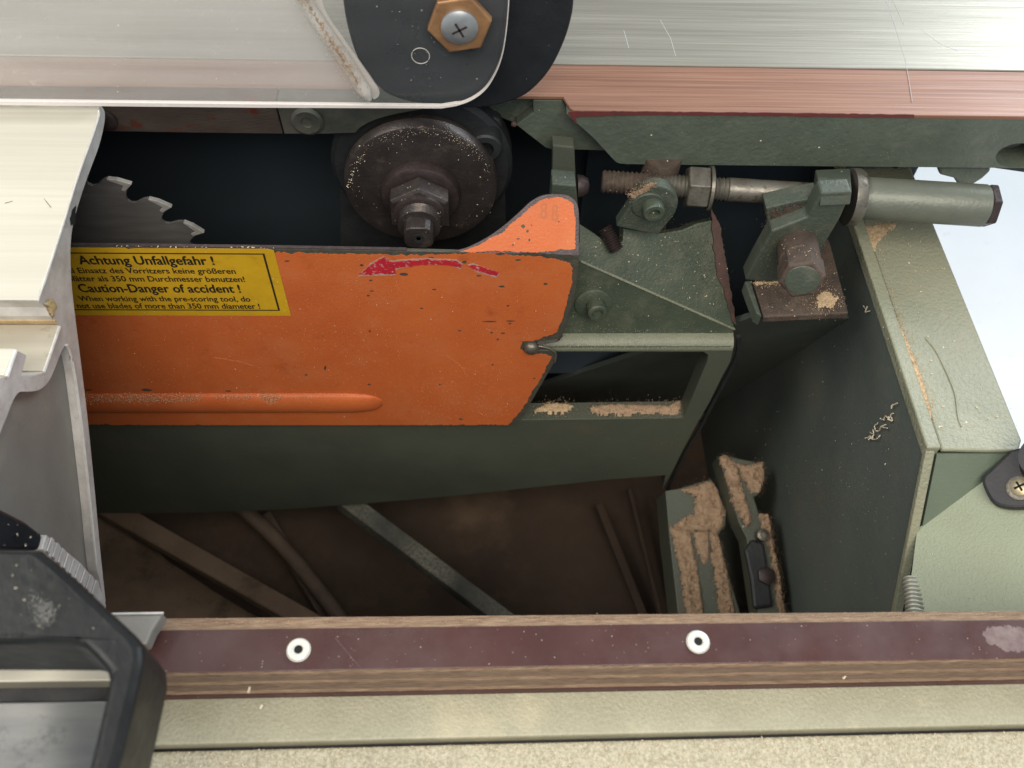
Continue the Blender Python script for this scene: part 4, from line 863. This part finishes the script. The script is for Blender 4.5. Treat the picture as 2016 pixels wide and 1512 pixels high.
# darker veneers along the near edge, each a thin layer
for f0_, f1_, m_ in ((.08, .30, 'ply_edge_dark'), (.46, .66, 'ply_edge_dark'), (.84, .99, 'laminate')):
    def e(i, f): X_ = (xl_, xrr)[i]; return V(X_, mbm[i] - nb * f - .0006, ZRL - .022 * f)
    plate('veneer_layer', [e(0, f0_), e(1, f0_), e(1, f1_), e(0, f1_)], (0, .0005, 0), m_, rail)
for px, py in ((588, 1280), (1374, 1264)):
    c = onZ(px, py, ZRL + .0012)
    rv = lathe('rivet', [(.0064, -.001), (.0066, .0004), (.0058, .0017), (.0044, .0023), (.0030, .0021), (.0023, .0013), (.0021, -.0008)], c, (0, 0, 1), 'rivet_white', rail, seg=40)
    lathe('rivet_bore', [(.0027, .0006), (.0026, .0013)], c, (0, 0, 1), 'hole_black', rv, seg=20)  # black disc paints in the shade of the shallow hole
flakes('wood_flakes', [(340, 1245), (1950, 1225), (1950, 1292), (340, 1320)], lambda x, y: onZ(x, y, ZRL + .0012), (0, 0, 1), 45, rail, .0004, .0010)
heap('dry_glue', ragged([(1930, 1250), (1945, 1234), (1985, 1232), (2030, 1240), (2030, 1280), (1990, 1284), (1950, 1268)], 4, 7), lambda x, y: onZ(x, y, ZRL + .0011), (0, 0, 1), .0003, 'dry_glue', rail, step=3, rag=5)
tube('scratch', [onZ(x, y, ZRL + .00112) for x, y in ((660, 1256), (712, 1318))], .00012, 'dry_glue', rail, seg=5)
dusting([(600, 1242), (860, 1240), (860, 1247), (620, 1252)], lambda x, y: onZ(x, y, ZRL + .0011), (0, 0, 1), 260, rail, 2.5, 'dry_glue', .0003, .0008, 0)
# beige painted ledges of the cabinet front
zl2 = ZRL - .0222
led = thing('cabinet_ledge', 'beige hammered cabinet ledge with two dusty steps in front of rail', 'cabinet ledge', (.05, .12, .72))
def ll(a, b, z):
    A, B = onZ(*a, z), onZ(*b, z); f = lambda x: A.y + (B.y - A.y) * (x - A.x) / (B.x - A.x); return f(xl_), f(xrr)
l2 = ll((330, 1466), (2016, 1426), zl2)
plate('upper_step', [V(xl_, .162, zl2), V(xrr, .162, zl2), V(xrr, l2[1], zl2), V(xl_, l2[0], zl2)], (0, 0, -.012), 'beige_paint', led, bev=.0012)
zl3 = zl2 - .005
plate('groove', [V(xl_, l2[0] + .003, zl3 - .004), V(xrr, l2[1] + .003, zl3 - .004), V(xrr, l2[1] - .006, zl3 - .004), V(xl_, l2[0] - .006, zl3 - .004)], (0, 0, -.004), 'black_rubber', led)
plate('lower_step', [V(xl_, l2[0] - .0022, zl3), V(xrr, l2[1] - .0022, zl3), V(xrr, .02, zl3), V(xl_, .02, zl3)], (0, 0, -.012), 'beige_dusty', led, bev=.001)
box('ledge_wall', (xl_, .030, .05), (xrr, .036, zl3 - .012), 'beige_paint', led)
flakes('wood_flakes', [(330, 1480), (2016, 1440), (2016, 1512), (330, 1512)], lambda x, y: onZ(x, y, zl3), (0, 0, 1), 2200, led, .0006, .0020)
flakes('wood_flakes', [(330, 1380), (2016, 1345), (2016, 1425), (330, 1465)], lambda x, y: onZ(x, y, zl2), (0, 0, 1), 260, led, .0005, .0014)
for pts in (((488, 1340), (492, 1352), (489, 1364)), ((1660, 1336), (1668, 1326)), ((512, 1395), (516, 1388))):
    tube('shaving', [onZ(x, y, ZRL - .012) for x, y in pts], .0007, 'flake', rail, seg=5)

# ================================================================== sliding carriage on the left
XE = -.258
car = thing('sliding_carriage', 'cut end of the silver aluminium sliding carriage with black plastic bracket', 'sliding carriage', (-.5, .35, .79))
ZC = onX(205, 215, XE)
topz = ZT
edge_ = pspline([(72, 592), (98, 515), (126, 428), (150, 350), (177, 275), (191, 232), (192, 214), (184, 203)], 4)
endp = edge_[1:-1] + pspline([(184, 203), (196, 206), (206, 220), (205, 245), (194, 290), (170, 355), (148, 425), (139, 480), (141, 560), (150, 640)], 4)
right_ = endp + pspline([(150, 640), (160, 720), (172, 820), (186, 960), (197, 1080), (208, 1185)], 3)[1:]
wall_in = pspline([(196, 1140), (188, 1105), (176, 980), (160, 840), (146, 730), (137, 690), (131, 678)], 3)
under = pspline([(131, 678), (122, 690), (108, 725), (95, 752), (76, 768), (54, 771), (38, 772), (26, 788), (10, 828), (-40, 950)], 3)
topl = [(-180, 930), (-110, 800), (-60, 745), (-5, 745), (8, 742), (14, 740), (32, 692), (30, 688), (52, 700), (40, 745), (60, 742), (86, 734), (108, 672), (118, 641), (106, 628), (98, 622), (90, 605), (72, 592)]
zz = lambda pts: pX(pts, XE)
prof = zz(right_) + zz([(204, 1186)]) + zz(wall_in) + zz(under)[1:] + zz(topl)
# keep the machined top level
tl = onZ(72, 592, ZT)
ext = (-.62, 0, 0)
P3 = [Vector(p) for p in prof]
plate('main_profile', P3, ext, 'alu_cut', car)
# running surfaces, each a strip of the extrusion
def strip_(name, a, b, z_or_pts, m, th=.0015):
    A, B = a, b
    d = Vector((-.62, 0, 0)); nrm = (B - A).cross(d).normalized()
    if nrm.z < 0: nrm = -nrm
    q = [A + nrm * .0004, B + nrm * .0004, B + d + nrm * .0004, A + d + nrm * .0004]
    return plate(name, q, nrm * th, m, car, bev=.0004)
bm = bmesh.new(); sA = [p + Vector((.0003, 0, .0005)) for p in zz(edge_)]; ra = [bm.verts.new(p) for p in sA]; rb = [bm.verts.new(p + Vector((-.62, 0, 0))) for p in sA]
for k_ in range(len(ra) - 1): bm.faces.new((ra[k_], ra[k_ + 1], rb[k_ + 1], rb[k_]))
obj('top_face', to_mesh(bm), 'alu_top', car, smooth=50)
tube('burr_edge', [p + Vector((.0006, 0, -.0002)) for p in zz(edge_[:-3])], [.0008 + .0004 * noise.noise(Vector((q_ * 1.7, 0, 0))) for q_ in range(len(edge_) - 3)], 'alu_burr', car, seg=6)
strip_('slot_floor', onX(92, 605, XE), onX(106, 628, XE), 0, 'alu_slot')
strip_('slot_dirt', onX(108, 633, XE), onX(117, 641, XE), 0, 'slot_dirt', .001)
strip_('lower_face', onX(117, 643, XE), onX(87, 733, XE), 0, 'alu_slot')
tube('burr_edge', spline([onX(x, y, XE + .0006) for x, y in ((117, 643), (108, 670), (97, 702), (86, 733))], 4), .0010, 'alu_burr', car, seg=6)
strip_('outer_face', onX(31, 690, XE), onX(12, 742, XE), 0, 'alu_top')
tube('burr_edge', [onX(x, y, XE + .0006) for x, y in ((31, 690), (22, 716), (13, 742))], .0011, 'alu_burr', car, seg=6)
tube('burr_edge', spline([onX(x, y, XE + .0006) for x, y in ((131, 679), (139, 700), (150, 760), (164, 870), (178, 1000), (189, 1112))], 4), .0010, 'alu_burr', car, seg=6)
heap('slot_debris', [(92, 585), (104, 590), (112, 604), (104, 626), (94, 618), (88, 600)], lambda x, y: onX(x, y, XE + .001), (1, 0, 0), .002, 'slot_dirt', car, step=2.6, rag=4)
plate('tape_patch', pZ(ragged([(-40, 262), (28, 266), (12, 300), (-2, 318), (-50, 320)], 1.5, 6, seed=3), ZT + .0022), (0, 0, .0002), 'label_yellow' if False else 'slot_dirt', car)
plate('ink_mark', pX(ragged([(143, 412), (149, 405), (147, 440), (140, 443), (138, 430)], 1.2, 4, seed=9), XE + .0004), (.0004, 0, 0), 'hole_black', car)
for pts in (((5, 248), (60, 268), (125, 300)), ((80, 382), (92, 398), (100, 408)), ((40, 360), (110, 340), (150, 330)), ((10, 400), (25, 396))):
    tube('scratch', [onZ(x, y, ZT + .0021) for x, y in pts], .00022, 'steel_grey', car, seg=5)
# grey plate closing the hollow of the profile
plate('end_plate', pX([(131, 682), (200, 1150), (215, 1260), (-200, 1260), (-200, 760), (-30, 760), (60, 760)], XE - .006), (-.004, 0, 0), 'grey_plate', car)
# ribbed aluminium bar under the plate
plate('ribbed_bar', pX([(84, 1082), (92, 1052), (160, 1108), (196, 1150), (210, 1192), (205, 1225), (150, 1170)], XE + .004), (-.03, 0, 0), 'alu_cut', car, bev=.001)
for i in range(9):
    x = 100 + i * 11; y = 1068 + i * 10.5
    plate('rib', pX([(x, y - 10), (x + 5, y - 5), (x - 4, y + 22), (x - 9, y + 17)], XE + .0045), (.0008, 0, 0), 'alu_burr' if i % 3 == 0 else 'alu_cut', car)
# aluminium lip that runs on the rail
lipz = .822
plate('running_lip', [onZ(x, y, lipz) for x, y in ((-300, 1212), (200, 1209), (322, 1207), (300, 1240), (288, 1268), (230, 1275), (-300, 1290))], (0, 0, -.010), 'grey_plate', car, bev=.0012)
tube('burr_edge', [onZ(x, y, lipz + .0004) for x, y in ((200, 1209), (322, 1207))], .0007, 'alu_burr', car, seg=6)
# black plastic bracket in front, standing nearer the camera
ZK = .925
kout = [(-200, 1078), (78, 1080), (110, 1105), (150, 1140), (205, 1192), (262, 1245), (278, 1270), (280, 1300), (262, 1380), (238, 1480), (200, 1620), (-200, 1620)]
kin = [(-150, 1262), (155, 1264), (185, 1292), (214, 1326), (206, 1370), (190, 1440), (172, 1515), (160, 1590), (-150, 1590)]
K = plate('plastic_bracket', pZ(kout, ZK), (0, 0, -.040), 'black_plastic', car, holes=[pZ(kin[::-1], ZK)], bev=.0035, seg=3, label='scuffed black plastic bracket at the end of the carriage')
plate('bracket_top', pX([(-60, 985), (0, 1000), (50, 1026), (86, 1054), (78, 1084), (-60, 1084)], XE + .03), (-.02, 0, 0), 'black_hood', car, bev=.002)
flakes('wood_flakes', [(0, 1010), (70, 1040), (70, 1075), (0, 1075)], lambda x, y: onX(x, y, XE + .0305), (1, 0, 0), 6, car, .001, .003)
flakes('wood_flakes', [(20, 1090), (200, 1220), (200, 1255), (20, 1255)], lambda x, y: onZ(x, y, ZK), (0, 0, 1), 9, car, .0006, .002)
dusting([(60, 1170), (110, 1190), (100, 1230), (70, 1225)], lambda x, y: onZ(x, y, ZK), (0, 0, 1), 320, car, 6, 'chalk', .0003, .0008, .0001)
# what shows through the bracket's opening
box('lower_bar', (-.70, onZ(100, 1342, .83).y, .815), (onZ(212, 1325, .83).x + .008, onZ(100, 1311, .83).y, .83), 'alu_slot', car, bev=.001)
box('lower_gap', (-.70, onZ(100, 1380, .82).y, .808), (onZ(212, 1325, .82).x + .008, onZ(100, 1342, .82).y - .0005, .82), 'black_rubber', car)
box('lower_tray', (-.70, onZ(100, 1640, .835).y, .815), (onZ(190, 1440, .835).x + .004, onZ(100, 1381, .835).y, .835), 'tray', car, bev=.001)

# ================================================================== fine dust film settled over the machine
Y_ = lambda v: (lambda x, y: onY(x, y, v)); Z_ = lambda v: (lambda x, y: onZ(x, y, v))
FD = dict(m='flake', smin=.00018, smax=.00050, lift=0)
dusting([(1150, 240), (1990, 240), (1980, 320), (1230, 316)], Y_(YT), (0, -1, 0), 260, table, 6, **FD)
dusting([(1230, 440), (1270, 385), (1320, 380), (1325, 425), (1295, 452)], Y_(.489), (0, -1, 0), 160, pv, 3, **FD)
dusting([(1480, 545), (1530, 460), (1600, 440), (1640, 440), (1600, 540)], Y_(YP), (0, -1, 0), 220, br, 4, **FD)
dusting([(1488, 563), (1640, 520), (1665, 610), (1506, 620)], Z_(zk), (0, 0, 1), 500, br, 4, m='sawdust_pale', smin=.0002, smax=.0006, lift=0)
dusting([(1150, 540), (1420, 650), (1110, 662)], lambda x, y: onP(x, y, L0, n1), n1, 320, frm, 4, **FD)
dusting([(1030, 845), (1340, 840), (1310, 925), (1040, 945)], Y_(YF), (0, -1, 0), 90, frm, 6, **FD)
dusting([(1050, 800), (1345, 796), (1342, 820), (1040, 823)], Z_(zs), (0, 0, 1), 700, frm, 3, m='sawdust', smin=.0003, smax=.0007, lift=0)
dusting([(1500, 690), (1660, 670), (1800, 880), (1760, 1190), (1560, 1190), (1460, 930)], lambda x, y: onX(x, y, XW), (-1, 0, 0), 260, base, 8, m='chalk', smin=.0003, smax=.0009, lift=0)
dusting([(1810, 1050), (2000, 905), (2016, 1195), (1800, 1195)], sheet, nsh, 160, base, 6, m='chalk', smin=.0003, smax=.0008, lift=0)
dusting([(580, 500), (1120, 520), (1100, 650), (1000, 825), (580, 825)], Y_(YG - .0004), (0, -1, 0), 500, cov, 6, m='scratch_orange', smin=.0002, smax=.0005, lift=0)
dusting([(340, 1243), (2010, 1224), (2010, 1236), (340, 1254)], Z_(ZRL + .0011), (0, 0, 1), 500, rail, 4, m='dry_glue', smin=.0002, smax=.0006, lift=0)
dusting([(340, 1220), (2010, 1205), (2010, 1216), (340, 1236)], Z_(ZRL - .001), (0, -.2, 1), 700, rail, 2, m='sawdust_pale', smin=.0003, smax=.0008, lift=0)
dusting([(340, 1360), (2010, 1332), (2010, 1342), (340, 1376)], Z_(zl2), (0, 0, 1), 900, led, 4, m='sawdust_pale', smin=.0003, smax=.0008, lift=0)
